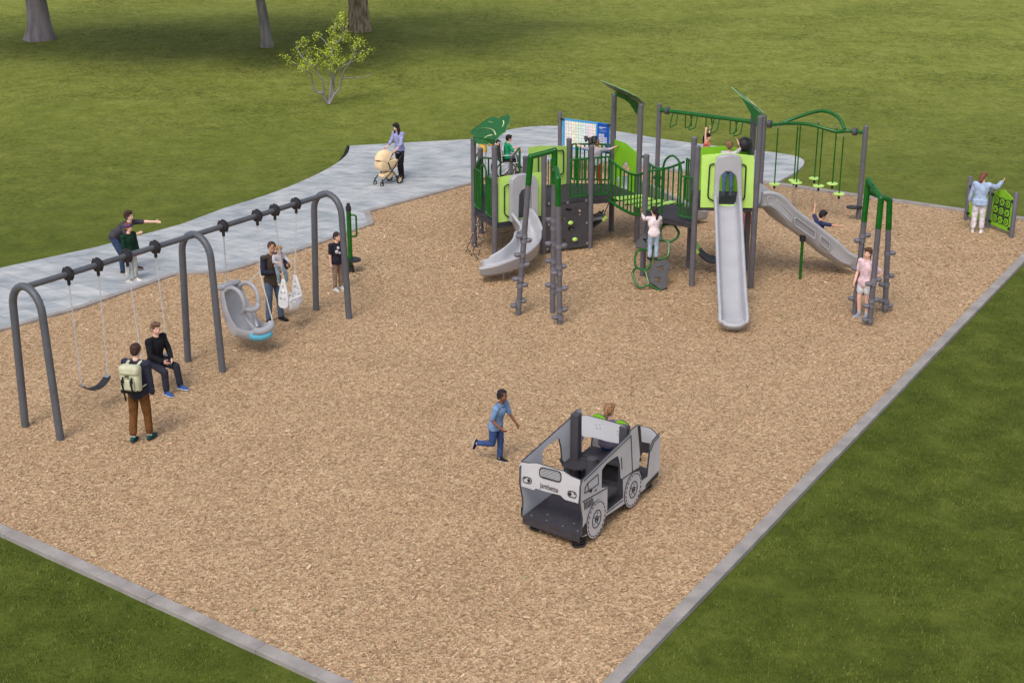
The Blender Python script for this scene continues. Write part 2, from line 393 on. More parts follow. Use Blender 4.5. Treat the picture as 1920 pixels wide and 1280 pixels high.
lawn_r = [KR0 + (KR0 - KR1).normalized() * 4 + V((.16, -.1, 0)), NEAR + V((.3, -6, 0)), V((14, 10, 0)), V((20, 34, 0)), FARR + V((.16, -.1, 0))]
lawn_l = [LEFT + V((-.1, -.16, 0)), NEAR + V((-.1, -.2, 0)), NEAR + V((-1, -5, 0)), V((-14, 9, 0))]
def blades(x, y, name, hs):
    n = len(x); a = rng.uniform(0, 2 * np.pi, n); hgt = rng.uniform(.5, 1.2, n) * hs; w = rng.uniform(.0035, .008, n); le = rng.normal(0, .5, n); c, s = np.cos(a), np.sin(a)
    z = np.full(n, -.028)
    co = np.stack([np.stack([x - c * w, y - s * w, z], -1), np.stack([x + c * w, y + s * w, z], -1), np.stack([x - s * hgt * le, y + c * hgt * le, z + hgt], -1)], 1)
    stuff(raw_mesh(name, co, 3, M_BLADE))
for pl, bd, nm in ((lawn_r, (0, 20, 9, 36), 900000), (lawn_l, (-15, 0, 9, 26), 420000)):
    x, y = scatter(pl, lambda x, y: np.clip(20 / y, .3, 1), nm, bd)
    k = (np.vectorize(lambda p, q: noise.noise(V((p * 2.2, q * 2.2, 5))))(x, y) + rng.normal(0, .35, len(x))) > -.25
    blades(x[k], y[k], 'grass', .036)
# ================================================================== PEOPLE
def cap(bm, a, b, ra, rb, seg=12, sq=1.0):
    a, b = V(a), V(b); d = b - a
    if d.length < 1e-6: d = V((0, 0, 1e-3))
    d.normalize()
    tube(bm, [a - d * ra * .92, a - d * ra * .6, a, b, b + d * rb * .6, b + d * rb * .92], [ra * .35, ra * .8, ra, rb, rb * .8, rb * .35], seg, 0, sq=sq)
def remesh(bm, vox, sm=2, wrinkle=0.0, fr=14.0, seed=0.0):
    bmesh.ops.recalc_face_normals(bm, faces=bm.faces[:])
    me = bpy.data.meshes.new('t'); bm.to_mesh(me); bm.free(); o = bpy.data.objects.new('t', me); COL.objects.link(o)
    md = o.modifiers.new('r', 'REMESH'); md.mode = 'VOXEL'; md.voxel_size = vox; md.adaptivity = 0
    dg = bpy.context.evaluated_depsgraph_get(); ev = o.evaluated_get(dg); m2 = bpy.data.meshes.new_from_object(ev)
    out = nb(); out.from_mesh(m2); bpy.data.objects.remove(o); bpy.data.meshes.remove(me); bpy.data.meshes.remove(m2)
    for _ in range(sm): bmesh.ops.smooth_vert(out, verts=out.verts[:], factor=.5, use_axis_x=True, use_axis_y=True, use_axis_z=True)
    if wrinkle:
        out.normal_update()
        for v in out.verts:
            p = v.co; q = V((p.x * fr, p.y * fr, p.z * fr * .7 + seed))
            v.co = p + v.normal * wrinkle * (noise.noise(q) + .6 * noise.noise(q * 2.3))
    for f in out.faces: f.smooth = True
    return out
SKIN = {'fair': (232, 190, 168), 'pink': (236, 186, 166), 'tan': (208, 158, 128), 'brown': (128, 82, 60)}
def cloth(rgb, var=.16): return mat('cloth_%d_%d_%d' % rgb, rgb, .85, var, 9, .35, 240, spec=.15)
def hairm(rgb): return mat('hair_%d_%d_%d' % rgb, rgb, .5, .35, 60, .5, 300, spec=.35, stretch=(1, 1, .25))
def U(v): return V(v).normalized()
DOWN = ((.1, .02, -1), (.06, .12, -1))
def person(label, pos, face, h, pz=None, z=0.0, hr=7.2, lean=0, side=0, head=(0, 0), armL=DOWN, armR=DOWN, legL=((.03, 0, -1), (.02, -.03, -1)), legR=((.03, 0, -1), (.02, -.03, -1)),
           footL=(.12, 1, 0), footR=(.12, 1, 0), skin='fair', topc=(60, 60, 60), sleeve=.5, sleevec=None, hem=.02, legc=(60, 70, 100), leglen=2.0, shoe=(40, 40, 40), sole=(220, 220, 220), sock=None,
           hair=('short', (60, 40, 30)), loose=1.0, grip=.35, group=None, twist=0, build=1.0, collar=None, girl=False, extra=None):
    k = (1 - 1 / hr - .047) / (1 - 1 / 7.5 - .047); hh = h / hr; b = h * k; f = V(face).to_3d() if len(face) == 2 else V(face); yaw = math.atan2(f.y, f.x) - math.pi / 2
    bw = h * (1 + .10 * (7.5 - hr) / 1.5) * build                                    # children are a little stockier for their height
    RX = lambda a: Matrix.Rotation(-R(a), 3, 'X'); Tm = Matrix.Rotation(R(twist), 3, 'Z') @ RX(lean) @ Matrix.Rotation(R(side), 3, 'Y')
    Pm = RX(lean * .45) @ Matrix.Rotation(R(side) * .4, 3, 'Y')
    pel = V((0, 0, 0)); T = lambda t, x=0, y=0: pel + (Pm @ V((x, y, t)) if t <= 0 else Tm @ V((x, y, t)))
    sw = .100 if girl else .108
    J = {}
    for sd, s, arm, leg in (('L', -1, armL, legL), ('R', 1, armR, legR)):
        hp = pel + Pm @ V((s * .05 * bw, 0, -.01 * b)); d1 = U((leg[0][0] * s, *leg[0][1:])); d2 = U((leg[1][0] * s, *leg[1][1:]))
        kn = hp + d1 * .24 * b; an = kn + d2 * .235 * b; J['hip' + sd], J['kn' + sd], J['an' + sd] = hp, kn, an
        shd = pel + Tm @ V((s * sw * bw, 0, .272 * b)); a1 = U((arm[0][0] * s, *arm[0][1:])); a2 = U((arm[1][0] * s, *arm[1][1:]))
        el = shd + a1 * .165 * b; wr = el + a2 * .145 * b; J['sh' + sd], J['el' + sd], J['wr' + sd] = shd, el, wr
        J['hd' + sd] = U((arm[2][0] * s, *arm[2][1:])) if len(arm) > 2 else a2
    nk = pel + Tm @ V((0, 0, .30 * b))
    Hm = Matrix.Rotation(R(twist * .7), 3, 'Z') @ RX(lean * .5) @ Matrix.Rotation(R(side) * .4, 3, 'Y') @ Matrix.Rotation(R(head[0]), 3, 'Z') @ RX(head[1])
    hc = nk + Hm @ V((0, .012 * h, .035 * h + .5 * hh)); HP = lambda x, y, zz: hc + Hm @ V((x * hh, y * hh, zz * hh))
    # ---- body
    bm = nb()
    def torso(bm, inf, t0, t1, wz=1.0):
        prof = [(-.075, .060, .050), (-.04, .088, .062), (0, .094 if not girl else .098, .064), (.05, .086, .058), (.09, .079 if not girl else .072, .055), (.14, .086, .060), (.19, .096, .066), (.235, .098, .062), (.27, .080, .050), (.295, .045, .040), (.31, .032, .034)]
        if len([p for p in prof if t0 <= p[0] <= t1]) < 2: return
        rings = []
        for t, rx, ry in prof:
            if t0 <= t <= t1:
                rings.append([T(t * b, (rx * bw + inf) * math.cos(2 * math.pi * q / 20) * wz, (ry * bw + inf) * math.sin(2 * math.pi * q / 20) * wz) for q in range(20)])
        skin_rings(bm, rings)
    torso(bm, -.010 * h if topc else 0, -.08, .30); sa = .80 if sleeve > 1.3 else 1; sl2 = .80 if leglen > 1.5 else 1
    for sd, s in (('L', -1), ('R', 1)):
        ell(bm, J['sh' + sd], .024 * bw); cap(bm, J['sh' + sd], J['el' + sd], .026 * bw * sa, .021 * bw * sa); cap(bm, J['el' + sd], J['wr' + sd], .021 * bw * sa, .0145 * bw)
        cap(bm, J['hip' + sd], J['kn' + sd], .046 * bw * sl2, .031 * bw * sl2); cap(bm, J['kn' + sd], J['an' + sd], .031 * bw * sl2, .021 * bw * sl2)
        ell(bm, lerp(J['kn' + sd], J['an' + sd], .3) + V((0, -.006 * h, 0)), (.030 * bw * sl2, .033 * bw * sl2, .05 * bw))
        # hand: palm, four fingers, thumb
        d = J['hd' + sd]; wr = J['wr' + sd]; med = V((-s, 0, 0)); med = med - d * med.dot(d); med = med.normalized() if med.length > .2 else (V((0, -1, 0)) - d * -d.y).normalized()
        wd = med.cross(d).normalized(); Mh = Matrix((wd, med, d)).transposed(); hl = .052 * h
        ell(bm, wr + d * hl * .5, (.021 * h, .010 * h, hl * .62), Mh)
        fwd = wd if wd.y > 0 or (abs(wd.y) < .2 and wd.z > 0) else -wd
        for i, ln in enumerate((.040, .045, .042, .033)):
            base = wr + d * hl * .92 + fwd * (.0135 - .009 * i) * h; d1 = (d + med * grip + fwd * (.10 - .07 * i)).normalized(); m1 = base + d1 * ln * h * .55
            d2 = (d + med * grip * 2.6).normalized(); cap(bm, base, m1, .0058 * h, .0052 * h, 8); cap(bm, m1, m1 + d2 * ln * h * .5, .0052 * h, .0042 * h, 8)
        tb = wr + d * hl * .3 + fwd * .016 * h; td = (d * .7 + fwd * .8 + med * .25).normalized(); tm = tb + td * .026 * h
        cap(bm, tb, tm, .0075 * h, .0062 * h, 8); cap(bm, tm, tm + (d + fwd * .25 + med * .3).normalized() * .022 * h, .006 * h, .005 * h, 8)
        an = J['an' + sd]; fd = U(V(((footL if sd == 'L' else footR)[0] * s, *(footL if sd == 'L' else footR)[1:])))
        J['fd' + sd] = fd; side_ = V((1, 0, 0)); up = (side_ - fd * side_.dot(fd)).normalized().cross(fd); J['up' + sd] = up
        cap(bm, an, an - up * .018 * h + fd * .02 * h, .02 * bw, .019 * bw); cap(bm, an - up * .022 * h, an + fd * .085 * h - up * .03 * h, .018 * bw, .014 * bw)
    cap(bm, nk - Tm @ V((0, 0, .02 * h)), nk + Hm @ V((0, .010 * h, .04 * h)), .034 * bw, .030 * bw)
    ell(bm, HP(0, -.04, .08), (.335 * hh, .40 * hh, .41 * hh), Hm, u=20, v=14); ell(bm, HP(0, .10, -.20), (.255 * hh, .27 * hh, .29 * hh), Hm, u=18, v=12)
    ell(bm, HP(0, .22, -.37), (.11 * hh, .09 * hh, .08 * hh), Hm); cap(bm, HP(0, .34, -.02), HP(0, .40, -.14), .035 * hh, .055 * hh, 8)
    for s in (-1, 1):
        ell(bm, HP(s * .34, -.04, -.06), (.04 * hh, .07 * hh, .11 * hh), Hm); ell(bm, HP(s * .17, .22, -.12), (.10 * hh, .10 * hh, .09 * hh), Hm)
    ell(bm, HP(0, .345, -.25), (.10 * hh, .035 * hh, .035 * hh), Hm)
    body = remesh(bm, max(.0062, .0048 * h), 2)
    i0 = 1
    for s in (-1, 1):
        ell(body, HP(s * .15, .315, .0), (.062 * hh, .03 * hh, .042 * hh), Hm, 1); ell(body, HP(s * .15, .335, .0), (.03 * hh, .02 * hh, .032 * hh), Hm, 2)
        cap(body, HP(s * .08, .352, .085), HP(s * .22, .315, .10), .016 * hh, .012 * hh, 6)
        for fc in body.faces[-32:]: pass
    n0 = len(body.faces)
    ell(body, HP(0, .375, -.252), (.085 * hh, .016 * hh, .022 * hh), Hm, 3)
    M_S = mat('skin_' + skin, SKIN[skin], .5, .06, 18, .1, 300, spec=.35)
    mats = [M_S, mat('eye_white', (214, 210, 206), .3, .03), mat('eye_dark', (38, 28, 24), .2, .1), mat('lips_' + skin, tuple(int(c * q) for c, q in zip(SKIN[skin], (.86, .66, .64))), .5, .1)]
    # ---- clothes
    parts = []
    e = .011 * h * loose
    if topc:
        bm = nb(); torso(bm, e, hem - .1, .285)
        rings = []
        if hem < 0.03:
            for t in (-.10, -.06, -.02, .03):
                if t >= hem - .01 or t > 0: rings.append([T(t * b, (.095 * bw + e * 1.25) * math.cos(2 * math.pi * q / 20), (.064 * bw + e * 1.3) * math.sin(2 * math.pi * q / 20)) for q in range(20)])
            if len(rings) > 1: skin_rings(bm, rings)
        for sd in 'LR':
            ell(bm, J['sh' + sd], .036 * bw + e * .7); cap(bm, J['sh' + sd], nk - Tm @ V((0, 0, .035 * h)), .034 * bw + e * .6, .042 * bw + e * .4); a, c, d = J['sh' + sd], J['el' + sd], J['wr' + sd]
            if sleeve > 0:
                t = min(1, sleeve); cap(bm, a, lerp(a, c, t), .030 * bw + e * .7, .027 * bw + e * .6)
                if sleeve > 1: cap(bm, c, lerp(c, d, sleeve - 1), .026 * bw + e * .6, .018 * bw + e * .8)
        tube(bm, [nk - Tm @ V((0, 0, .028 * h)), nk + Tm @ V((0, 0, .004 * h))], [.052 * bw, .040 * bw], 16)
        tb = remesh(bm, .011, 2, .005 * loose, 13, h * 9)
        tm = [cloth(topc)]
        if sleevec:
            tm.append(cloth(sleevec)); ax0, ax1 = T(0), nk
            def sd_(p, a, c):
                t = max(0, min(1, (p - a).dot(c - a) / max(1e-9, (c - a).length_squared))); return (p - (a + (c - a) * t)).length
            for fc in tb.faces:
                p = fc.calc_center_median()
                m_ = min(min(sd_(p, lerp(J['sh' + q], J['el' + q], .15), J['el' + q]), sd_(p, J['el' + q], J['wr' + q])) for q in 'LR')
                if m_ / (.042 * bw) < sd_(p, ax0, ax1) / (.10 * bw): fc.material_index = 1
        parts.append(('shirt', tb, tm))
        if collar:
            bm = nb(); skin_rings(bm, [[nk + Tm @ V((math.cos(2 * math.pi * q / 20) * r_ * bw, math.sin(2 * math.pi * q / 20) * r_ * bw, zz * h)) for q in range(20)] for r_, zz in ((.060, -.022), (.052, -.002), (.046, .006), (.040, .0))], caps=False)
            parts.append(('collar', bm, [cloth(collar)]))
    if legc:
        bm = nb(); torso(bm, e * .55, -.08, .06)
        for sd in 'LR':
            a, c, d = J['hip' + sd], J['kn' + sd], J['an' + sd]; t = min(1, leglen)
            cap(bm, a, lerp(a, c, t), .049 * bw + e * .5, .035 * bw + e * (.6 if leglen > 1 else 1.6))
            if leglen > 1: cap(bm, c, lerp(c, d, leglen - 1), .034 * bw + e * .5, .026 * bw + e * .8)
        parts.append(('trousers' if leglen > 1.2 else 'shorts', remesh(bm, .011, 2, .004 * loose, 16, h * 5), [cloth(legc)]))
    lowest = 9
    for sd, s in (('L', -1), ('R', 1)):
        an, fd, up = J['an' + sd], J['fd' + sd], J['up' + sd]; sdv = fd.cross(up).normalized(); Mf = Matrix((sdv, fd, up)).transposed()
        bm = nb(); P_ = lambda x, y, zz: an + Mf @ V((x * h, y * h, zz * h))
        cap(bm, P_(0, -.012, -.012), P_(0, .02, -.008), .021 * bw, .023 * bw); ell(bm, P_(0, -.012, -.022), (.022 * bw, .030 * h, .02 * h), Mf); ell(bm, P_(0, .045, -.026), (.025 * bw, .05 * h, .017 * h), Mf); ell(bm, P_(.002 * s, .082, -.030), (.026 * bw, .030 * h, .014 * h), Mf)
        sole_pts = [P_(x * .027 * bw / h, y, -.040) for x, y in ((-.75, -.038), (0, -.045), (.75, -.038), (.9, .0), (1.0, .06), (.95, .09), (.5, .112), (0, .118), (-.5, .112), (-.95, .09), (-1, .06), (-.9, .0))]
        plate(bm, [sole_pts], .012 * h, up)
        sb = remesh(bm, .0065, 1)
        for fc in sb.faces:
            if (fc.calc_center_median() - an).dot(up) < -.034 * h: fc.material_index = 1
        parts.append(('shoe', sb, [cloth(shoe), cloth(sole)])); lowest = min(lowest, min((v.co.z for v in sb.verts)))
        if sock:
            bm = nb(); cap(bm, lerp(J['kn' + sd], an, .80), an, .025 * bw, .025 * bw); parts.append(('sock', bm, [cloth(sock)]))
    # ---- hair
    st, hc_ = hair; bm = nb()
    if st in ('short', 'long', 'tail', 'bun', 'crop'):
        g = {'crop': 1.02, 'short': 1.06}.get(st, 1.06)
        ell(bm, HP(0, -.07, .13), (.355 * hh * g, .40 * hh * g, .39 * hh * g), Hm, u=18, v=12)
        ell(bm, HP(0, -.20, -.04), (.33 * hh * g, .28 * hh * g, .36 * hh), Hm)
        if st != 'crop':
            for q in range(9):
                a = R(-80 + 20 * q); c = HP(.30 * math.sin(a), .02 + .28 * math.cos(a), .36 + .02 * math.cos(q * 2.3)); ell(bm, c, (.11 * hh, .10 * hh, .085 * hh), Hm)
        for s in (-1, 1): ell(bm, HP(s * .30, -.06, .06), (.08 * hh, .14 * hh, .20 * hh), Hm)
        if st == 'long':
            for s in (-1, 0, 1):
                pts = [HP(s * .26, -.22 + abs(s) * .12, .1), HP(s * .34, -.26 + abs(s) * .26, -.35), HP(s * .36, -.30 + abs(s) * .44, -.85), HP(s * .32, -.26 + abs(s) * .58, -1.40)]
                tube(bm, smooth_path(pts, 3), [.20 * hh] * 4 + [.19 * hh] * 3 + [.15 * hh] * 2 + [.06 * hh], 8)
        if st == 'tail':
            pts = [HP(0, -.42, .12), HP(.05, -.62, -.05), HP(.06, -.60, -.5), HP(.03, -.52, -1.0), HP(0, -.50, -1.3)]
            sm = smooth_path(pts, 3); tube(bm, sm, [(.10 + .05 * math.sin(math.pi * i / (len(sm) - 1))) * hh for i in range(len(sm) - 1)] + [.03 * hh], 8)
        if st == 'bun':
            ell(bm, HP(0, -.46, .30), (.16 * hh, .15 * hh, .15 * hh), Hm)
            tube(bm, smooth_path([HP(0, -.5, .30), HP(.1, -.6, .05), HP(.08, -.58, -.35)], 3), [.1 * hh] * 4 + [.08 * hh] * 2 + [.03 * hh], 8)
        hb = remesh(bm, max(.007, .035 * hh), 1, .035 * hh, 7.5 / hh, h * 3)
        parts.append(('hair', hb, [hairm(hc_)]))
    # ---- place it
    if pz is None: dz = z - lowest
    else: dz = pz
    Mz = Matrix.Translation(V((pos[0], pos[1], dz))) @ Matrix.Rotation(yaw, 4, 'Z')
    base = V((pos[0], pos[1], z if pz is None else z)); fx = V((0, 0, 0))
    if pz is None:                                                  # pos is the point between the two feet
        c = (J['anL'] + J['anR']) / 2; fx = -V((c.x, c.y, 0))
    M = Mz @ Matrix.Translation(fx)
    bmesh.ops.transform(body, matrix=M, verts=body.verts[:])
    o = obj('person', body, mats, None, 0, loc=base, recalc=False); o.data.polygons.foreach_set('use_smooth', [True] * len(o.data.polygons))
    tag(o, label, 'person', group)
    for nm, pb, pm in parts:
        bmesh.ops.transform(pb, matrix=M, verts=pb.verts[:]); c = obj(nm, pb, pm, o, 0, recalc=nm in ('sock', 'collar')); c.data.polygons.foreach_set('use_smooth', [True] * len(c.data.polygons))
    W = {q: M @ v for q, v in J.items() if q[:2] not in ('fd', 'up', 'hd')}; W['head'] = M @ hc; W['neck'] = M @ nk; W['M'] = M; W['hh'] = hh
    W['HP'] = lambda x, y, zz: M @ HP(x, y, zz); W['T'] = lambda t, x=0, y=0: M @ T(t * b, x * bw, y * bw)
    W['Hm'] = M.to_3x3() @ Hm; W['Tm'] = M.to_3x3() @ Tm; W['o'] = o
    return W
# ================================================================== SWINGS
SW_Z = 2.60
swA, swB, swC = (G(47, 799), G(114, 824)), (G(352, 677), G(418, 697)), (G(592, 581), G(655, 597))
mids = [(a + b) / 2 for a, b in (swA, swB, swC)]
swing_set = thing('swing_set', 'long charcoal steel swing frame with three round arches beside the paved path', 'swing frame', mids[1])
for a, b in (swA, swB, swC):
    bm = nb(); d = (b - a); hw = d.length / 2; d.normalize(); c = (a + b) / 2; n = V((d.y, -d.x, 0)); pts = [a + V((0, 0, -.25)), a + V((0, 0, .02))]
    rt = hw * .80
    pts = [c - d * (hw + .0) + V((0, 0, -.2))]
    for q in range(13):
        t = math.pi * (1 - q / 12); pts.append(c + d * (rt * math.cos(t)) + V((0, 0, SW_Z - rt * 1.08 + rt * 1.08 * math.sin(t))))
    pts.append(c + d * hw + V((0, 0, -.2)))
    P = [pts[0], lerp(pts[0], pts[1], .5)] + pts[1:-1] + [lerp(pts[-2], pts[-1], .5), pts[-1]]
    tube(bm, P, .066, 16); obj('arch', bm, M_SWING, swing_set)
bt = [m + V((0, 0, SW_Z - .01)) for m in mids]
for p, q in ((0, 1), (1, 2)):
    bm = nb(); cyl(bm, bt[p], bt[q], .052, 16); obj('top_rail', bm, M_SWING, swing_set)
bd = (mids[2] - mids[0]).normalized(); bn = V((bd.y, -bd.x, 0))
HANG = {}
for i, (x, y, seg) in enumerate(((127, 510, 0), (182, 491, 0), (237, 477, 0), (290, 460, 0), (418, 423, 1), (482, 404, 1), (515, 395, 1), (555, 383, 1))):
    A, B = bt[seg], bt[seg + 1]; p = onp(x, y, A, bn); t = (p - A).dot((B - A).normalized()); p = A + (B - A).normalized() * t
    bm = nb(); d = (B - A).normalized()
    tube(bm, [p - d * .05, p - d * .04, p + d * .04, p + d * .05], [.095, .118, .118, .095], 10)
    for k in range(8):
        a = 2 * math.pi * k / 8; box(bm, p + V((0, 0, math.sin(a))) * .115 + bn * math.cos(a) * .115, (.05, .03, .03))
    cyl(bm, p + V((0, 0, -.10)), p + V((0, 0, -.19)), .03, 10); HANG[i] = p + V((0, 0, -.17))
    h = obj('hanger', bm, M_BLACK, swing_set)
    bm = nb(); tube(bm, [p + V((0, 0, -.165)) + d * .022 * math.cos(a) + V((0, 0, -.022 + .022 * math.sin(a))) for a in [q * math.pi / 5 for q in range(10)]], .006, 6, closed=True); obj('shackle', bm, M_STEEL, h)
def chain(bm, a, b, r=.0095, mi=0):
    a, b = V(a), V(b); L = (b - a).length; n = max(2, int(L / .055)); d = (b - a) / n; x, y = _frame(b - a)
    for i in range(n):
        c = a + d * (i + .5); s = x if i % 2 else y
        tube(bm, [c + d * .62 * math.sin(t) + s * .013 * math.cos(t) for t in [k * math.pi / 3 for k in range(6)]], r * .62, 4, mi, closed=True)
def belt_swing(i, j, label, z, push=0.0):
    a, b = HANG[i], HANG[j]; c = (a + b) / 2; d = (b - a).normalized(); out = bn * push
    r = thing('belt_swing', label, 'swing', V((c.x, c.y, z)), 'belt swings hanging from the swing frame'); hw = (b - a).length / 2
    L = V((c.x, c.y, z + .16)) - d * (hw * .94) + out; Rr = V((c.x, c.y, z + .16)) + d * (hw * .94) + out
    for p, q in ((a, L), (b, Rr)):
        bm = nb(); chain(bm, p, q); obj('chain', bm, M_CHAIN, r)
    bm = nb(); pts = []
    for k in range(15):
        t = k / 14 * 2 - 1; pts.append(V((c.x, c.y, z + .14 * abs(t) ** 2.2)) + d * hw * .93 * t + out)
    sweep(bm, pts, [(-.085, -.008), (.085, -.008), (.085, .008), (-.085, .008)]); obj('seat', bm, M_BLACK, r, bevel=.004)
    for p, s in ((L, 1), (Rr, -1)):
        bm = nb(); box(bm, p + d * s * .035 + V((0, 0, -.02)), (.06, .11, .012), rotz(math.atan2(d.y, d.x)) @ Matrix.Rotation(R(28 * s), 3, 'Y')); tube(bm, [p + V((0, 0, .03)), p + bn * .05 - V((0, 0, .02)), p - bn * .05 - V((0, 0, .02))], .008, 6, closed=True); obj('seat_bracket', bm, M_STEEL, r)
    return V((c.x, c.y, z)) + out
belt_swing(0, 1, 'empty black belt swing at the near end of the swing frame', .42)
SEAT2 = belt_swing(2, 3, 'black belt swing carrying the child in a black jumper', .44, .12)
# ---- high-backed swing seat
def sx(h0, h1):
    c = (HANG[h0] + HANG[h1]) / 2; return c
c = sx(4, 5); base = V((c.x, c.y, .36)); F = V((.83, -.56, 0)).normalized(); Lw = V((0, 0, 1)).cross(F).normalized()      # F: where the seat faces, Lw: its left
ms = thing('support_swing', 'grey moulded high-backed swing seat with a pale blue front edge', 'swing', base, 'seats hanging from the far half of the swing frame')
sp = lambda f, l, zz: base + F * f + Lw * l + V((0, 0, zz))
bm = nb()
prof = [(-.44, .84), (-.41, .68), (-.35, .42), (-.26, .18), (-.12, .02), (.10, -.02), (.32, .03), (.46, .10)]
wid = [.20, .27, .30, .30, .30, .29, .28, .24]; lip = [.05, .10, .14, .18, .20, .15, .10, .05]
pth = smooth_path([sp(a, 0, b) for a, b in prof], 4); N_ = len(pth)
def at(lst, t):
    k = t * (len(lst) - 1); i = min(int(k), len(lst) - 2); return lst[i] + (lst[i + 1] - lst[i]) * (k - i)
rings = []
for i, p in enumerate(pth):
    t = i / (N_ - 1); d = (pth[min(i + 1, N_ - 1)] - pth[max(i - 1, 0)]).normalized(); s = Lw; u = d.cross(-s).normalized()
    if u.dot(F + V((0, 0, 1))) < 0: u = -u
    w_, l_ = at(wid, t), at(lip, t)
    pr = [(-w_, l_), (-w_ * .98, l_ + .025), (-w_ * .88, l_), (-w_ * .78, .03), (0, .0), (w_ * .78, .03), (w_ * .88, l_), (w_ * .98, l_ + .025), (w_, l_), (w_ * .95, -.02), (w_ * .6, -.07), (0, -.08), (-w_ * .6, -.07), (-w_ * .95, -.02)]
    rings.append([p + s * a + u * b for a, b in pr])
skin_rings(bm, rings); shell = obj('seat_shell', bm, M_SLIDE, ms, 60)
bm = nb(); box(bm, sp(-.49, 0, .86), (.34, .48, .10), rotz(math.atan2(F.y, F.x)) @ Matrix.Rotation(R(-18), 3, 'Y')); obj('headrest', bm, M_SLIDE, ms, bevel=.035)
bm = nb()
for s in (-1, 1):
    tube(bm, smooth_path([sp(-.36, s * .19, .80), sp(-.16, s * .20, .92), sp(.06, s * .20, .86), sp(.16, s * .19, .62), sp(.08, s * .16, .46), sp(.0, s * .12, .42)], 4), .042, 10)
    tube(bm, smooth_path([sp(.12, s * .17, .55), sp(.08, s * .12, .35), sp(.22, s * .05, .12)], 4), .04, 10)
tube(bm, smooth_path([sp(.14, -.19, .55), sp(.22, -.08, .50), sp(.22, .08, .50), sp(.14, .19, .55)], 4), .05, 10); obj('safety_harness', bm, M_SLIDE, ms, 60)
bm = nb(); tube(bm, smooth_path([sp(.40, -.25, .17), sp(.46, -.15, .13), sp(.48, 0, .12), sp(.46, .15, .13), sp(.40, .25, .17)], 4), .075, 12); obj('seat_front', bm, M_SLIDE, ms)
bm = nb(); tube(bm, smooth_path([sp(.34, -.29, .06), sp(.45, -.17, .02), sp(.49, 0, .01), sp(.47, .12, .03)], 4), .074, 12); obj('front_cushion', bm, M_BLUE, ms)
for hh_, tgt in ((4, [sp(-.48, .0, .88)]), (5, [sp(-.10, .22, .93), sp(.44, .27, .16)])):
    bm = nb(); p = HANG[hh_]
    if len(tgt) == 1: chain(bm, p, tgt[0])
    else:
        k = lerp(p, (tgt[0] + tgt[1]) / 2, .60); chain(bm, p, k); chain(bm, k, tgt[0]); chain(bm, k, tgt[1])
    obj('chain', bm, M_CHAIN, ms)
# ---- toddler bucket seat
c = sx(6, 7); d = (HANG[7] - HANG[6]).normalized(); zb = .60; base = V((c.x, c.y, zb)); hw = (HANG[7] - HANG[6]).length / 2 * .54
ts = thing('toddler_swing', 'white bucket swing seat with pierced side straps for a toddler', 'swing', base, 'seats hanging from the far half of the swing frame')
for s in (-1, 1):
    bm = nb(); o_ = base + d * s * hw
    lp = [o_ + bn * a + V((0, 0, b)) + d * s * .05 * (1 - b / .62) for a, b in ((-.13, .0), (-.125, .20), (-.085, .38), (-.035, .54), (.035, .54), (.085, .38), (.125, .20), (.13, .0), (.08, -.05), (-.08, -.05))]
    def hole(ca, cb, wa, hb): return [o_ + bn * (ca + wa * math.cos(t)) + V((0, 0, cb + hb * math.sin(t))) + d * s * .05 * (1 - cb / .62) for t in [q * math.pi / 4 for q in range(8)]]
    plate(bm, [lp, hole(-.055, .13, .022, .04), hole(.055, .13, .022, .04), hole(-.042, .26, .02, .036), hole(.042, .26, .02, .036), hole(0, .385, .018, .04)], .035, d); obj('side_strap', bm, M_WHITE, ts, bevel=.008)
    bm = nb(); chain(bm, HANG[6 if s < 0 else 7], o_ + V((0, 0, .52))); obj('chain', bm, M_CHAIN, ts)
bm = nb()
rings = []
for q in range(9):
    t = math.pi * q / 8; rings.append([base - d * hw * math.cos(t) * .98 + V((0, 0, -.10 * math.sin(t) + .02)) + bn * a + V((0, 0, b)) for a, b in ((-.13, .12), (-.15, .0), (-.10, -.08), (.10, -.08), (.15, 0), (.13, .12), (.11, .11), (.09, -.02), (-.09, -.02), (-.11, .11))])
skin_rings(bm, rings); obj('bucket', bm, M_WHITE, ts, 60)
bm = nb()
for s in (-1, 1): tube(bm, [base + d * t * hw + bn * s * .14 + V((0, 0, .13)) for t in (-1, -.5, 0, .5, 1)], .025, 8)
obj('rim', bm, M_WHITE, ts)
# ================================================================== SPINNER POLE
b = G(658, 510); sp_ = thing('spinner', 'green spinning pole with a looped handle and round black footplate', 'spinner', b)
tp = G(652, 384, 0); zt = Zat(b, 395); dx = V((-.02, 0, 0)); bm = nb(); cyl(bm, b + V((0, 0, -.1)), b + V((0, 0, zt)), .055, 14); obj('pole', bm, M_GREEN, sp_)
bm = nb(); tube(bm, [b + V((0, 0, zt)), b + V((0, 0, zt + .02)), b + V((0, 0, zt + .10)), b + V((0, 0, zt + .115))], [.06, .066, .06, .03], 12); ell(bm, b + V((0, 0, zt + .14)), .045); obj('pole_cap', bm, M_BLACK, sp_)
bm = nb(); tube(bm, round_path([b + V((.05, 0, zt - .10)), b + V((.17, -.03, zt - .10)), b + V((.17, -.03, zt - .60)), b + V((.05, 0, zt - .60))], .07), .022, 10); obj('handle', bm, M_GREEN, sp_)
bm = nb(); tube(bm, [b + V((.03, 0, .27)), b + V((.03, 0, .28)), b + V((.03, 0, .31)), b + V((.03, 0, .32))], [.17, .21, .21, .17], 24); obj('footplate', bm, M_BLACK, sp_)
bm = nb(); cyl(bm, b + V((0, 0, .0)), b + V((0, 0, .16)), .085, 14, r2=.07); obj('bearing', bm, M_BLACK, sp_)
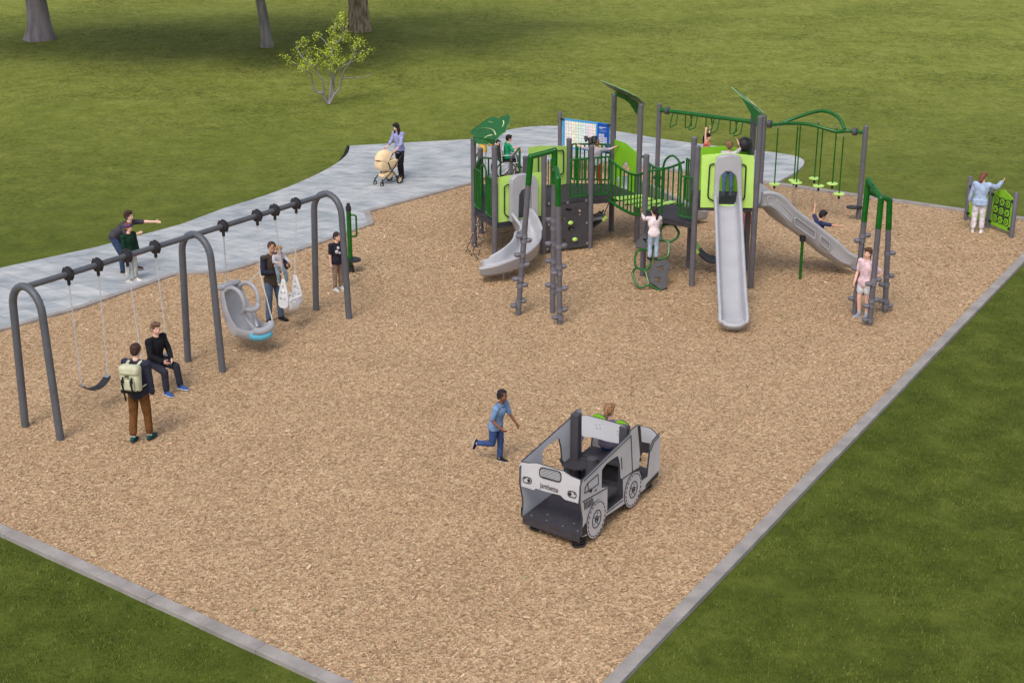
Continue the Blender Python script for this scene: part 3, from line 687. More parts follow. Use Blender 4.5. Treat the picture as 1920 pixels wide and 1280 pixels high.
# ================================================================== POD CLIMBERS
M_POD = mat('grey_step_pod', (116, 114, 122), .5, .1)
def pod_climber(label, legs, bars, pods):
    base = sum((V(l[0]) for l in legs), V()) / len(legs); base.z = 0
    r = thing('pod_climber', label, 'climber', base, 'post climbers with step pods')
    for k, (b, tp, gz) in enumerate(legs):
        b, tp = V(b), V(tp); t = gz / tp.z; s = lerp(b, tp, t)
        bm = nb(); cyl(bm, b - V((0, 0, .2)), s, .058, 16); leg = obj('leg', bm, M_POST, r)
        bm = nb(); cyl(bm, s, tp, .062, 16); ell(bm, tp, .062); obj('green_sleeve', bm, M_GREEN, r)
        for z, ang in pods[k]:
            p = lerp(b, tp, z / tp.z); o_ = p + V((math.cos(R(ang)), math.sin(R(ang)), 0)) * .10; bm = nb()
            tube(bm, [o_ + V((0, 0, q)) for q in (-.05, -.045, -.02, .015, .03, .035)], [.02, .055, .076, .08, .068, .025], 14)
            cyl(bm, p + V((0, 0, -.05)), p + V((0, 0, .03)), .072, 14); obj('step_pod', bm, M_POD, r)
    for i, a in enumerate(bars):
        bm = nb(); tube(bm, a, .055, 14); obj('top_bar', bm, M_GREEN, r)
    return r
def leg(bx, by, tx, ty, gy):
    b = G(bx, by); Z = Zat(b, ty); d = ray(tx, ty); Y = b.y; t = (Y - 0) / d.y; p = CO + d * t
    return (b, p, Zat(b, gy))
l1, l2, l3 = leg(970, 590, 995, 294, 347), leg(1036, 586, 1040, 282, 345), leg(1050, 608, 1046, 335, 386)
e2 = l2[1] - V((0, 0, .42))
pod_climber('grey post climber with round step pods in front of the curved slide', [l1, l2, l3], [[l1[1], l2[1]], smooth_path([e2, lerp(e2, l3[1], .5) + V((0, 0, .12)), l3[1]], 4)],
            [[(.22, 200), (.30, 20), (.66, 10), (.80, 200), (1.10, 10), (1.32, 190), (1.62, 15), (1.72, 200)], [(.48, 5), (.62, 190), (.98, 20), (1.14, 180), (1.52, 190), (1.85, 10), (2.02, 160)], [(.16, 190), (.32, 20), (.78, 10), (1.12, 200), (1.24, 30), (1.68, 20)]])
l1, l2, l3 = leg(1602, 589, 1628, 338, 415), leg(1630, 609, 1652, 372, 428), leg(1660, 585, 1668, 375, 430)
k1 = lerp(l1[0], l1[1], .92)
pod_climber('grey post climber with round step pods beside the girl in the pink shirt', [l1, l2, l3], [[l1[1], l2[1]], [k1, l3[1]]],
            [[(.36, 190), (.46, 20), (1.02, 200), (1.10, 30), (1.62, 190), (1.72, 10)], [(.12, 190), (.54, 20), (.42, 190), (.98, 10), (.90, 200)], [(.14, 20), (.26, 190), (.62, 190), (.80, 20), (1.30, 10)]])
# ================================================================== OVERHEAD CLIMBER: rings and hanging discs
b0, b1, b2 = G(1231, 352), V((6.69, 37.45, 0)), G(1609, 411)
oc = thing('overhead_climber', 'tall grey posts carrying green bars with hand loops and hanging discs behind the tower', 'climber', b1)
zt = Zat(b0, 194); zb = 2.22
for b, zz in ((b0, zt), (b1, 2.45), (b2, 2.46)):
    bm = nb(); tube(bm, [b - V((0, 0, .2)), b + V((0, 0, zz - .02)), b + V((0, 0, zz))], [.066, .066, .05], 16); obj('post', bm, M_POST, oc)
def clampring(p, d):
    bm = nb(); tube(bm, [p - d * .06, p - d * .045, p + d * .045, p + d * .06], [.07, .105, .105, .07], 12); obj('clamp', bm, M_CAP, oc)
A = b0 + V((0, 0, zb)); B = b1 + V((0, 0, zb)); d = (B - A).normalized(); n = V((d.y, -d.x, 0))
bm = nb(); cyl(bm, A, B, .058, 14); cyl(bm, A + d * .05, A + d * .32, .07, 14); cyl(bm, B - d * .5, B - d * .25, .07, 14); obj('monkey_bar', bm, M_GREEN, oc)
clampring(A + d * .26, d); clampring(B - d * .18, d)
for i, t in enumerate((.155, .275, .345, .475, .555, .705, .775)):
    p = lerp(A, B, t); sd = 1 if i % 2 == 0 else -1; bm = nb(); q = n * sd * .10; dn = V((0, 0, -1))
    tube(bm, round_path([p + d * .11, p + d * .10 + dn * .34 + q, p - d * .10 + dn * .44 + q, p - d * .05], .04, 3), .017, 8); obj('hand_loop', bm, M_GREEN, oc)
A2 = B; B2 = b2 + V((0, 0, 2.28)); d = (B2 - A2).normalized(); n = V((d.y, -d.x, 0)); Lb = (B2 - A2).length
bm = nb()
tube(bm, smooth_path([A2 + d * .1, lerp(A2, B2, .12), lerp(A2, B2, .28) + n * .18 + V((0, 0, .10)), lerp(A2, B2, .5) + n * .26 + V((0, 0, .13)), lerp(A2, B2, .74) + n * .20 + V((0, 0, .0)), lerp(A2, B2, .82), B2], 4), .048, 12)
tube(bm, smooth_path([lerp(A2, B2, .16) + V((0, 0, .02)), lerp(A2, B2, .3) - n * .2 + V((0, 0, .20)), lerp(A2, B2, .52) - n * .32 + V((0, 0, .40)), lerp(A2, B2, .70) - n * .2 + V((0, 0, .30)), lerp(A2, B2, .80) + V((0, 0, .03))], 4), .048, 12); obj('arched_bar', bm, M_GREEN, oc)
clampring(A2 + d * .16, d); clampring(B2 - d * .28, d)
for tx, ty, bx, by in ((1459, 238, 1453, 345), (1496, 234, 1487, 338), (1501, 235, 1491, 342), (1535, 228, 1525, 334), (1543, 240, 1532, 348), (1569, 238, 1558, 344), (1582, 254, 1572, 363)):
    sgn = 1 if by >= 342 else -1
    pp = A2 + n * (.2 * sgn); p = onp(tx, ty, pp, n); q = onp(bx, by, pp, n); q = V((p.x, p.y, q.z))
    bm = nb(); cyl(bm, p, q - V((0, 0, .02)), .018, 8); rod = obj('hanging_rod', bm, M_GREEN, oc)
    bm = nb(); cyl(bm, q - V((0, 0, .13)), q - V((0, 0, .02)), .03, 8); obj('rod_stop', bm, M_BLACK, rod)
    bm = nb(); tube(bm, [q - V((0, 0, .02)), q - V((0, 0, .015)), q + V((0, 0, .01)), q + V((0, 0, .015))], [.10, .145, .145, .10], 20); obj('foot_disc', bm, M_LIME, oc)
    bm = nb(); cyl(bm, V((q.x, q.y, -.05)), q - V((0, 0, .12)), .007, 6); obj('ground_cable', bm, M_STEEL, oc)
    bm = nb(); cyl(bm, p + V((0, 0, -.03)), p + V((0, 0, .03)), .024, 8); obj('swivel', bm, M_STEEL, rod)
for b, dv in ((b2, V((-.17, -.04, 0))), (b0, V((.02, -.16, 0)))):
    bm = nb(); o_ = b + dv + V((0, 0, .33)); tube(bm, [o_ - V((0, 0, .02)), o_ - V((0, 0, .015)), o_ + V((0, 0, .015)), o_ + V((0, 0, .02))], [.13, .17, .17, .13], 20); cyl(bm, b + V((0, 0, .28)), b + V((0, 0, .36)), .08, 14); obj('step_disc', bm, M_BLACK, oc)
# ================================================================== GAME PANEL
ga, gb, gc = G(1811, 412), G(1852, 427), G(1896, 445)
gp = thing('game_panel', 'apple green noughts and crosses panel between grey posts at the lawn edge', 'play panel', gb)
for b, yt in ((ga, 331), (gb, 347), (gc, 361)):
    bm = nb(); h = Zat(b, yt); tube(bm, [b - V((0, 0, .2)), b + V((0, 0, h - .015)), b + V((0, 0, h))], [.06, .06, .05], 16); obj('post', bm, M_POST, gp)
for i, (a, b) in enumerate(((ga, gb), (gb, gc))):
    d = (b - a).normalized(); n = V((d.y, -d.x, 0)); A = a + d * .075; B = b - d * .075; L = (B - A).length
    if n.y > 0: n = -n
    bm = nb(); lp = [A + V((0, 0, .12)), B + V((0, 0, .12)), B + V((0, 0, .92)), B - d * .05 + V((0, 0, .98)), lerp(A, B, .5) + V((0, 0, 1.10)), A + d * .05 + V((0, 0, .99)), A + V((0, 0, .92))]
    plate(bm, [lp], .025, n); pn = obj('panel', bm, M_GRASSG, gp, bevel=.004)
    for q in (A, B):
        for zz in (.2, .9):
            bm = nb(); box(bm, lerp(q, (A + B) / 2, .02) + V((0, 0, zz)) + n * .02, (.09, .05, .06), rotz(math.atan2(d.y, d.x))); obj('bracket', bm, M_BLACK, gp)
    if i == 1:
        cc = lerp(A, B, .5) + V((0, 0, .56)) + n * .018; st = L * .285; bm = nb()
        for r_ in (-1, 1):
            tube(bm, [cc + d * (-1.45 * st) + V((0, 0, r_ * st * .5)), cc + d * (1.45 * st) + V((0, 0, r_ * st * .5))], .011, 6)
            tube(bm, [cc + d * (r_ * st * .5) + V((0, 0, -1.45 * st)), cc + d * (r_ * st * .5) + V((0, 0, 1.45 * st))], .011, 6)
        obj('grid_lines', bm, M_BLACK, pn)
        for r_ in (-1, 0, 1):
            for c_ in (-1, 0, 1):
                o_ = cc + d * c_ * st + V((0, 0, r_ * st)); bm = nb(); ring = lambda rr: [o_ + d * rr * math.cos(t) + V((0, 0, rr * math.sin(t))) for t in [k * math.pi / 9 for k in range(18)]]
                tube(bm, ring(.105), .010, 5, 1, closed=True); plate(bm, [ring(.09)], .02, n, 0)
                if (r_ + c_) % 2 == 0: tube(bm, [p + n * .012 for p in ring(.045)], .009, 5, 1, closed=True)
                else:
                    for s in (-1, 1): tube(bm, [o_ + n * .012 + d * .04 + V((0, 0, .04 * s)), o_ + n * .012 - d * .04 - V((0, 0, .04 * s))], .009, 5, 1)
                obj('game_disc', bm, [M_GRASSG, M_BLACK], gp)
# ================================================================== COMMUNICATION BOARD
ba, bb = G(1049, 320), G(1146, 334); ib = thing('picture_board', 'blue and white picture board on two grey posts beside the paving', 'sign board', (ba + bb) / 2)
d = (bb - ba).normalized(); n = V((d.y, -d.x, 0)); n = n if n.y < 0 else -n
for b, yt in ((ba, 210), (bb, 222)):
    bm = nb(); h = Zat(b, yt); tube(bm, [b - V((0, 0, .2)), b + V((0, 0, h - .02)), b + V((0, 0, h))], [.06, .06, .052], 14); obj('post', bm, M_POST, ib)
z0, z1 = Zat(ba, 276), Zat(ba, 221); A, B = ba + d * .09, bb - d * .09; L = (B - A).length; Hh = z1 - z0
M_SKY = mat('light_blue_print', (72, 164, 220), .4, .04); M_NAVY = mat('deep_blue_print', (18, 76, 168), .4, .05)
bp = lambda s, t, o=0: A + d * (L * s) + V((0, 0, z0 + Hh * t)) + n * o
def rect(bm, s0, s1, t0, t1, o, mi): plate(bm, [[bp(s0, t0, o), bp(s1, t0, o), bp(s1, t1, o), bp(s0, t1, o)]], .003, n, mi)
bm = nb(); plate(bm, [[bp(0, 0), bp(1, 0), bp(1, 1), bp(0, 1)]], .03, n); bo = obj('board', bm, M_SKY, ib)
bm = nb(); rect(bm, .75, .995, .01, .99, .018, 0)
rect(bm, .79, .93, .845, .862, .021, 1); rect(bm, .79, .86, .815, .83, .021, 1)
for k in range(4): rect(bm, .79, .95 - .02 * (k % 2), .765 - .022 * k, .773 - .022 * k, .021, 2)
for r_ in range(6):
    for c_ in range(6):
        if (r_ < 2 and c_ > 3): continue
        rect(bm, .785 + .029 * c_, .805 + .029 * c_, .60 - .055 * r_, .638 - .055 * r_, .021, 1)
for c_ in range(5): rect(bm, .785 + .029 * c_, .806 + .029 * c_, .21, .245, .021, 3); rect(bm, .785 + .029 * c_, .806 + .029 * c_, .155, .19, .021, 3)
obj('blue_column', bm, [M_NAVY, M_WHITE, mat('pale_blue_print', (110, 150, 214), .4, .04), mat('yellow_print', (222, 216, 90), .4, .04)], bo)
tints = [(250, 240, 236), (252, 246, 226), (232, 246, 226), (228, 244, 238), (234, 232, 248), (248, 232, 240), (250, 238, 228)]
inks = [(214, 70, 60), (230, 150, 60), (90, 160, 80), (60, 90, 160), (140, 90, 160), (60, 60, 60)]
bm = nb(); rect(bm, .055, .72, .06, .94, .018, 0)
rr = random.Random(3)
for r_ in range(8):
    for c_ in range(9):
        s0 = .06 + .073 * c_; t0 = .07 + .1078 * r_; rect(bm, s0 + .003, s0 + .068, t0 + .004, t0 + .100, .0205, 1 + min(6, c_ * 7 // 9))
        if rr.random() < .8:
            cx, cy = s0 + .036, t0 + .06; w_ = rr.uniform(.005, .011)
            plate(bm, [[bp(cx + w_ * math.cos(a), cy + w_ * 1.5 * math.sin(a), .0235) for a in [q * math.pi / 4 for q in range(8)]]], .002, n, 8 + rr.randrange(6))
        rect(bm, s0 + .022, s0 + .046, t0 + .018, t0 + .024, .0235, 0)
obj('picture_grid', bm, [mat('print_grid_line', (150, 166, 172), .4, .04)] + [mat('print_tint_%s' % 'abcdefg'[i], t, .4, .03) for i, t in enumerate(tints)] + [mat('print_ink_%s' % 'abcdef'[i], t, .4, .05) for i, t in enumerate(inks)], bo)
for s in (0, 1):
    for t in (.03, .97):
        bm = nb(); box(bm, bp(s, t, .02) , (.14, .05, .05), rotz(math.atan2(d.y, d.x))); obj('bracket', bm, M_BLACK, ib)
# ================================================================== PLAY STRUCTURE
PS = thing('play_structure', 'large grey and green climbing structure with decks, bridge, leaf roofs and grey slides', 'play structure', V((2.6, 32.4, 0)))
PP = {'a888': (-.92, 33.38, 2.70), 'a928': (-.40, 32.08, 2.78), 'a902': (-.78, 34.58, 2.19), 'a1021': (.75, 32.79, 2.42), 'a1106': (1.89, 33.29, 2.53),
      'c1146': (2.51, 34.83, 3.49), 'c1194': (3.07, 33.76, 3.43), 'c1064': (1.42, 34.90, 2.36), 'b1205': (2.98, 31.03, 2.82), 'b1298': (4.01, 30.27, 3.17), 'b1291': (4.10, 31.61, 3.08),
      'b1407': (5.30, 30.12, 3.86), 'b1397': (5.37, 31.38, 3.66), 'a982': (.33, 34.05, 2.10), 'a990': (.45, 34.55, 2.0)}
def pt(k, z=0.0): return V((PP[k][0], PP[k][1], z))
for k, (x, y, h) in PP.items():
    b = V((x, y, 0)); bm = nb(); tube(bm, [b - V((0, 0, .25)), b + V((0, 0, h - .07))], .066, 18); po = obj('post', bm, M_POST, PS)
    bm = nb(); tube(bm, [b + V((0, 0, q)) for q in (h - .075, h - .07, h - .02, h)], [.066, .070, .068, .05], 18); obj('post_cap', bm, M_POST, po)
ZA, ZC, ZB, ZT = .95, 1.22, 1.45, 1.87
# perforated steel decks: real slots would be a pixel wide; the coating carries a slotted relief
def _perf():
    m = mat('perforated_deck', (62, 58, 64), .6, .12, 10, 0); n = m.node_tree; b = n.nodes['Principled BSDF']
    br = n.nodes.new('ShaderNodeTexBrick'); tc = n.nodes.new('ShaderNodeTexCoord'); n.links.new(tc.outputs['Object'], br.inputs[0])
    for q, v in (('Scale', 1.0), ('Mortar Size', .012), ('Brick Width', .16), ('Row Height', .05)): br.inputs[q].default_value = v
    bp_ = n.nodes.new('ShaderNodeBump'); bp_.inputs['Strength'].default_value = .9; bp_.inputs['Distance'].default_value = .012; bp_.invert = True
    n.links.new(br.outputs['Fac'], bp_.inputs['Height']); n.links.new(bp_.outputs[0], b.inputs['Normal']); return m
M_PERF = _perf()
def deck(keys, z):
    bm = nb(); lp = [pt(k, z - .03) if isinstance(k, str) else V((k[0], k[1], z - .03)) for k in keys]
    plate(bm, [lp], .06, (0, 0, 1)); dk = obj('deck', bm, M_PERF, PS, auto=0)
    bm = nb()
    for a, b in zip(lp, lp[1:] + lp[:1]): box(bm, lerp(a, b, .5) - V((0, 0, .065)), ((b - a).length - .02, .04, .06), rotz(math.atan2((b - a).y, (b - a).x)))
    obj('deck_beam', bm, M_DECK, dk, auto=0)
deck(['a928', 'a1021', 'a982', (.50, 35.9), (-.85, 35.9), 'a902', 'a888'], ZA)
CR = (2.32, 33.44); deck(['a1021', 'a1106', CR, 'c1194', 'c1146', 'c1064', 'a990', 'a982'], ZC)
deck(['b1205', 'b1298', 'b1291', (3.35, 32.0)], ZB); deck(['b1298', 'b1407', 'b1397', 'b1291'], ZT)
# barriers of upright green bars
def barrier(a, b, z, n, h=.98, mid=None, toprail=None, t0=0.06, t1=.94):
    a, b = (pt(q) if isinstance(q, str) else V((q[0], q[1], 0)) for q in (a, b)); f = lambda t, zz: lerp(a, b, t) + V((0, 0, z + zz)); bm = nb()
    tr = toprail or (lambda t: h)
    tube(bm, round_path([f(t0, .10)] + [f(t, tr(t)) for t in [t0 + (t1 - t0) * q / 6 for q in range(7)]] + [f(t1, .10)], .07, 3, closed=True), .024, 8, closed=True)
    br = obj('barrier', bm, M_GREEN, PS)
    for i in range(n):
        t = t0 + (t1 - t0) * (i + .03) / (n - 1 + .06); bm = nb(); tube(bm, [f(t, .0 if mid else .10), f(t, tr(t))], .019, 6); obj('bar', bm, M_GREEN, br)
    return br
bl = lambda k0, k1, t: lerp(pt(k0), pt(k1), t)
barrier('a888', bl('a888', 'a928', .36), ZA, 5, 1.02, t0=.1, t1=1); barrier(bl('a888', 'a928', .60), 'a928', ZA, 6, 1.02, t0=0, t1=.9)
bm = nb(); p = [bl('a888', 'a928', t) for t in (.36, .48, .60)]; tube(bm, smooth_path([p[0] + V((0, 0, ZA + .95)), p[0] + V((0, 0, ZA + 1.12)), p[1] + V((0, 0, ZA + 1.24)), p[2] + V((0, 0, ZA + 1.12)), p[2] + V((0, 0, ZA + .95))], 4), .024, 8); obj('entry_hoop', bm, M_GREEN, PS)
barrier('a888', 'a902', ZA, 7, 1.0); barrier('a902', bl('a902', 'a982', .45), ZA, 4, 1.0, t0=.1, t1=1)
barrier(bl('a1021', 'a1106', .56), 'a1106', ZC, 6, 1.0, t0=0, t1=.93); barrier('a1106', CR, ZC, 5, 1.0, t0=.15, t1=1)
barrier('c1064', 'c1146', ZC, 10, 1.0)
barrier('b1205', bl('b1205', 'b1298', .34), ZB, 4, 1.0, t0=.08, t1=1, toprail=lambda t: .98 + .1 * t); barrier(bl('b1205', 'b1298', .70), 'b1298', ZB, 5, 1.0, t0=0, t1=.92)
barrier((4.0, 32.0), 'b1291', ZB, 4, 1.05, t0=0, t1=.9)
bm = nb(); p = [bl('b1205', 'b1298', t) for t in (.34, .52, .70)]
tube(bm, smooth_path([p[0] + V((0, 0, ZB + .1)), p[0] + V((0, 0, ZB + .9)), p[0] + V((0, 0, ZB + 1.12)), lerp(p[0], p[2], .15) + V((0, 0, ZB + 1.32)), p[1] + V((0, 0, ZB + 1.42)), lerp(p[0], p[2], .85) + V((0, 0, ZB + 1.32)), p[2] + V((0, 0, ZB + 1.12)), p[2] + V((0, 0, ZB + .9)), p[2] + V((0, 0, ZB + .1))], 4), .026, 8); obj('entry_hoop', bm, M_GREEN, PS)
# green transfer ramp handrails and post towards the paved path
rA, rB = V((-.30, 35.9, 0)), V((-.52, 38.0, 0)); ac = (rB - rA).normalized(); rs = V((ac.y, -ac.x, 0)) * .5
bm = nb(); plate(bm, [[rA - rs + V((0, 0, ZA - .1)), rA + rs + V((0, 0, ZA - .1)), rB + rs + V((0, 0, .30)), rB - rs + V((0, 0, .30))]], .05, (0, -.3, 1)); obj('ramp', bm, M_PERF, PS, auto=0)
for s in (-1, 1):
    bm = nb(); q = rs * s
    tube(bm, round_path([rA + q + V((0, 0, ZA)), rA + q + V((0, 0, ZA + .95)), rB + q + V((0, 0, 1.15)), rB + q + ac * .25 + V((0, 0, .9)), rB + q + V((0, 0, .32))], .15), .028, 8); tube(bm, [rA + q + V((0, 0, ZA + .55)), rB + q + V((0, 0, .72))], .022, 8); obj('ramp_handrail', bm, M_GREEN, PS)
    b = rB + q * 1.0; bm = nb(); cyl(bm, b - V((0, 0, .1)), b + V((0, 0, 1.0)), .055, 14); obj('ramp_post', bm, M_POST, PS)
# lime panels
def panel(loops, a, b, m, th=.022, off=0.0, holes=(), name='panel'):
    A, B = pt(a) if isinstance(a, str) else V(a), pt(b) if isinstance(b, str) else V(b); d = (B - A).normalized(); n = V((d.y, -d.x, 0)); n = n if n.y < 0 else -n
    lp = [[vert(x, y, A + n * off, B + n * off) for x, y in q] for q in [loops] + list(holes)]; bm = nb(); plate(bm, lp, th, n)
    return obj(name, bm, m, PS, bevel=.004), n, (lambda x, y, o=0.0: vert(x, y, A + n * (off + o), B + n * (off + o)))
def handle(fn, px, parent, r=.016, m=None):
    bm = nb(); tube(bm, round_path([fn(x, y, .045) for x, y in px], .07), r, 8); return obj('handle', bm, m or M_BLACK, parent)
pn, n1, fn1 = panel([(934, 333), (962, 328), (990, 325), (1015, 323), (1014, 405), (934, 421)], 'a928', 'a1021', M_LIME, off=-.02, holes=[[(969, 350), (978, 344), (992, 343), (999, 350), (999, 405), (970, 410)]])
handle(fn1, [(954, 346), (946, 349), (946, 402), (957, 409)], pn); handle(fn1, [(999, 339), (1004, 342), (1006, 392), (998, 398)], pn)
pn, n2, fn2 = panel([(1316, 291), (1364, 287), (1414, 292), (1412, 390), (1313, 389)], 'b1298', 'b1407', M_LIME, off=.02, holes=[[(1347, 330), (1350, 318), (1358, 312), (1372, 312), (1380, 318), (1382, 330), (1384, 384), (1346, 383)]])
handle(fn2, [(1340, 307), (1331, 309), (1327, 371), (1338, 377)], pn); handle(fn2, [(1391, 308), (1399, 311), (1396, 372), (1389, 377)], pn)
A, B = pt('b1291'), pt('b1397'); bm = nb(); d = (B - A).normalized(); nn = V((d.y, -d.x, 0)); lp = [lerp(A, B, t) + V((0, 0, z)) for t, z in ((.06, ZT), (.94, ZT), (.94, 2.84), (.5, 2.90), (.06, 2.84))]
plate(bm, [lp], .022, nn); obj('panel', bm, M_GRASSG, PS, label='apple green back panel of the tall slide tower')
A, B = pt('a982'), pt('c1064'); bm = nb(); d = (B - A).normalized(); nn = V((d.y, -d.x, 0)); lp = [lerp(A, B, t) + V((0, 0, z)) for t, z in ((.06, ZC - .2), (.94, ZC - .2), (.94, 2.18), (.7, 2.22), (.3, 2.30), (.06, 2.30))]
plate(bm, [lp, [lerp(A, B, t) + V((0, 0, z)) for t, z in ((.36, ZC), (.62, ZC), (.62, 1.9), (.49, 2.05), (.36, 1.9))]], .022, nn); pn = obj('panel', bm, M_LIME, PS)
nn = nn if nn.y < 0 else -nn
for c_ in (.2, .78):
    bm = nb(); tube(bm, round_path([lerp(A, B, c_ + t) + V((0, 0, z)) + nn * .04 for t, z in ((-.06, 2.1), (.07, 2.1), (.07, 1.5), (-.06, 1.5))], .07), .015, 8); obj('handle', bm, M_BLACK, pn)
bm = nb()
for t in (.40, .46, .52, .58): tube(bm, [lerp(A, B, t) + V((0, 0, ZC)), lerp(A, B, t) + V((0, 0, 1.92))], .014, 6)
obj('gate_bars', bm, M_GREEN, pn)
A, B = pt('c1146'), pt('c1194'); bm = nb(); d = (B - A).normalized(); nn = V((d.y, -d.x, 0)); lp = [lerp(A, B, t) + V((0, 0, z)) for t, z in ((.06, ZC - .15), (.94, ZC - .15), (.94, 2.22), (.5, 2.36), (.06, 2.36))]
plate(bm, [lp, [lerp(A, B, t) + V((0, 0, z)) for t, z in ((.38, ZC), (.66, ZC), (.66, 1.80), (.52, 1.92), (.38, 1.80))]], .022, nn); pn = obj('panel', bm, M_GRASSG, PS)
bm = nb(); tube(bm, round_path([lerp(A, B, .16) + V((0, 0, 2.1)) - nn * .05, lerp(A, B, .22) + V((0, 0, 2.1)) - nn * .05, lerp(A, B, .22) + V((0, 0, 1.5)) - nn * .05, lerp(A, B, .16) + V((0, 0, 1.5)) - nn * .05], .05), .016, 8); obj('handle', bm, M_BLACK, pn)
# charcoal climbing panel under the first deck
A, B = pt('a1021'), pt('a1106'); d = (B - A).normalized(); n_ = V((d.y, -d.x, 0)); n_ = n_ if n_.y < 0 else -n_; fv = lambda x, y, o=.03: vert(x, y, A + n_ * o, B + n_ * o); bm = nb()
rc = lambda x, y, a, b: [fv(x - a, y - b), fv(x + a, y - b * .6), fv(x + a * .9, y + b), fv(x - a * .9, y + b * .7)]
plate(bm, [[fv(1024, 388), fv(1102, 378), fv(1103, 461), fv(1022, 471)], rc(1066, 393, 6, 3), rc(1071, 430, 6, 4.5), rc(1058, 450, 4, 3.5), rc(1087, 398, 2, 6), rc(1056, 411, 3, 2.5)], .022, n_); cp = obj('climbing_panel', bm, M_DPANEL, PS, bevel=.004)
for x, y in ((1070, 418), (1078, 449), (1043, 402)):
    bm = nb(); c = fv(x, y, .075); ell(bm, c, (.07, .04, .05), rotz(math.atan2(d.y, d.x))); ell(bm, c + V((0, 0, .02)), (.045, .05, .03), rotz(math.atan2(d.y, d.x))); obj('climbing_hold', bm, M_LIME, cp)
bm = nb()
for x, y in ((1029, 382), (1064, 380), (1099, 376), (1029, 421), (1100, 418), (1101, 456), (1026, 467)): box(bm, fv(x, y, .05), (.05, .03, .06), rotz(math.atan2(d.y, d.x)))
obj('panel_clamps', bm, M_STEEL, cp)
# ---- slides
def uprof(w, dpt, th=.035):
    k = min(1, dpt / .2); a = .075
    half = [(w, dpt - .012), (w + .018, dpt + .016), (w + a * .5, dpt + .022), (w + a * .85, dpt + .008), (w + a, dpt - .025), (w + a * .8, dpt - .06 * k), (w + .035, dpt - .09 * k), (w + .022, .0), (w * .75, -th - .03)]
    inn = [(w - .012, .085 * k), (w - .05, .022), (w * .6, .0)]
    return [(-x, y) for x, y in half] + [(0, -th - .036)] + half[::-1] + inn + [(0, -.008)] + [(-x, y) for x, y in inn[::-1]]
s0 = lerp(pt('b1298'), pt('b1407'), .515); s0.z = ZT - .02; e0 = G(1375, 612, .14); dd = V((e0.x - s0.x, e0.y - s0.y, 0)); Ls = dd.length; dd.normalize()
pth = smooth_path([s0 - dd * .05 + V((0, 0, .02)), s0 + dd * .22, s0 + dd * .5 + V((0, 0, -.16)), lerp(s0, e0, .45) + V((0, 0, -.02)), lerp(s0, e0, .78) + V((0, 0, -.13)), lerp(s0, e0, .90) + V((0, 0, -.07)), lerp(s0, e0, .96) + V((0, 0, -.025)), e0 - V((0, 0, .02))], 8)
bm = nb(); sweep(bm, pth, lambda t: uprof((.225 + .015 * t) * (1 if t < .9 else math.sqrt(1 - .55 * ((t - .9) / .1) ** 2)), (.28 if t < .72 else .28 - .17 * (t - .72) / .28)))
sd_ = V((dd.y, -dd.x, 0)); tube(bm, smooth_path([e0 + sd_ * a + dd * b + V((0, 0, z)) for a, b, z in ((-.20, -.03, .09), (-.165, .045, .07), (-.09, .085, .055), (0, .10, .05), (.09, .085, .055), (.165, .045, .07), (.20, -.03, .09))], 3), .05, 10); sl_ = obj('slide', bm, M_SLIDE, PS, 50, label='long straight grey slide running down towards the camera')
def hood(fn, outer, o0, depth, parent):
    bm = nb(); n = None; a, b, c = fn(*outer[0]), fn(*outer[1]), fn(*outer[3]); n = (b - a).cross(c - a).normalized(); n = n if n.y < 0 else -n
    lo = [fn(x, y, o0 + depth / 2) for x, y in outer]; plate(bm, [lo], depth, n); return obj('slide_hood', bm, M_SLIDE, parent, 60, bevel=.02)
hood(fn2, [(1338, 388), (1340, 330), (1342, 299), (1346, 293), (1366, 289), (1386, 293), (1390, 299), (1391, 330), (1392, 388), (1384, 388), (1382, 340), (1379, 327), (1371, 320), (1360, 320), (1352, 327), (1349, 340), (1347, 388)], .01, .19, sl_)
# curved slide of the low tower
c0 = lerp(pt('a928'), pt('a1021'), .50); c0.z = ZA
sp2 = [c0 - n1 * .04, c0 + n1 * .12 + V((0, 0, -.06)), G(989, 450, .54), G(986, 474, .41), G(962, 494, .32), G(928, 505, .25), G(902, 508, .21)]
pth = smooth_path(sp2, 6); bm = nb(); sweep(bm, pth, lambda t: uprof((.235 + .05 * t) * (1 if t < .94 else math.sqrt(1 - .5 * ((t - .94) / .06) ** 2)), (.20 + .10 * math.sin(math.pi * min(1, t * 1.1))) - .05 * max(0, (t - .75) / .25))); s2 = obj('slide', bm, M_SLIDE, PS, 50, label='short curved grey slide bending left off the low deck')
hood(fn1, [(956, 416), (957, 336), (964, 329), (983, 325), (1000, 329), (1005, 338), (1006, 410), (996, 410), (994, 362), (990, 354), (984, 352), (976, 355), (971, 364), (969, 416)], .01, .16, s2)
bm = nb(); q = G(944, 521); cyl(bm, q - V((0, 0, .1)), q + V((0, 0, .2)), .025, 10); box(bm, q + V((0, 0, .17)), (.4, .12, .04)); obj('slide_foot', bm, M_SLIDE, s2, bevel=.01)
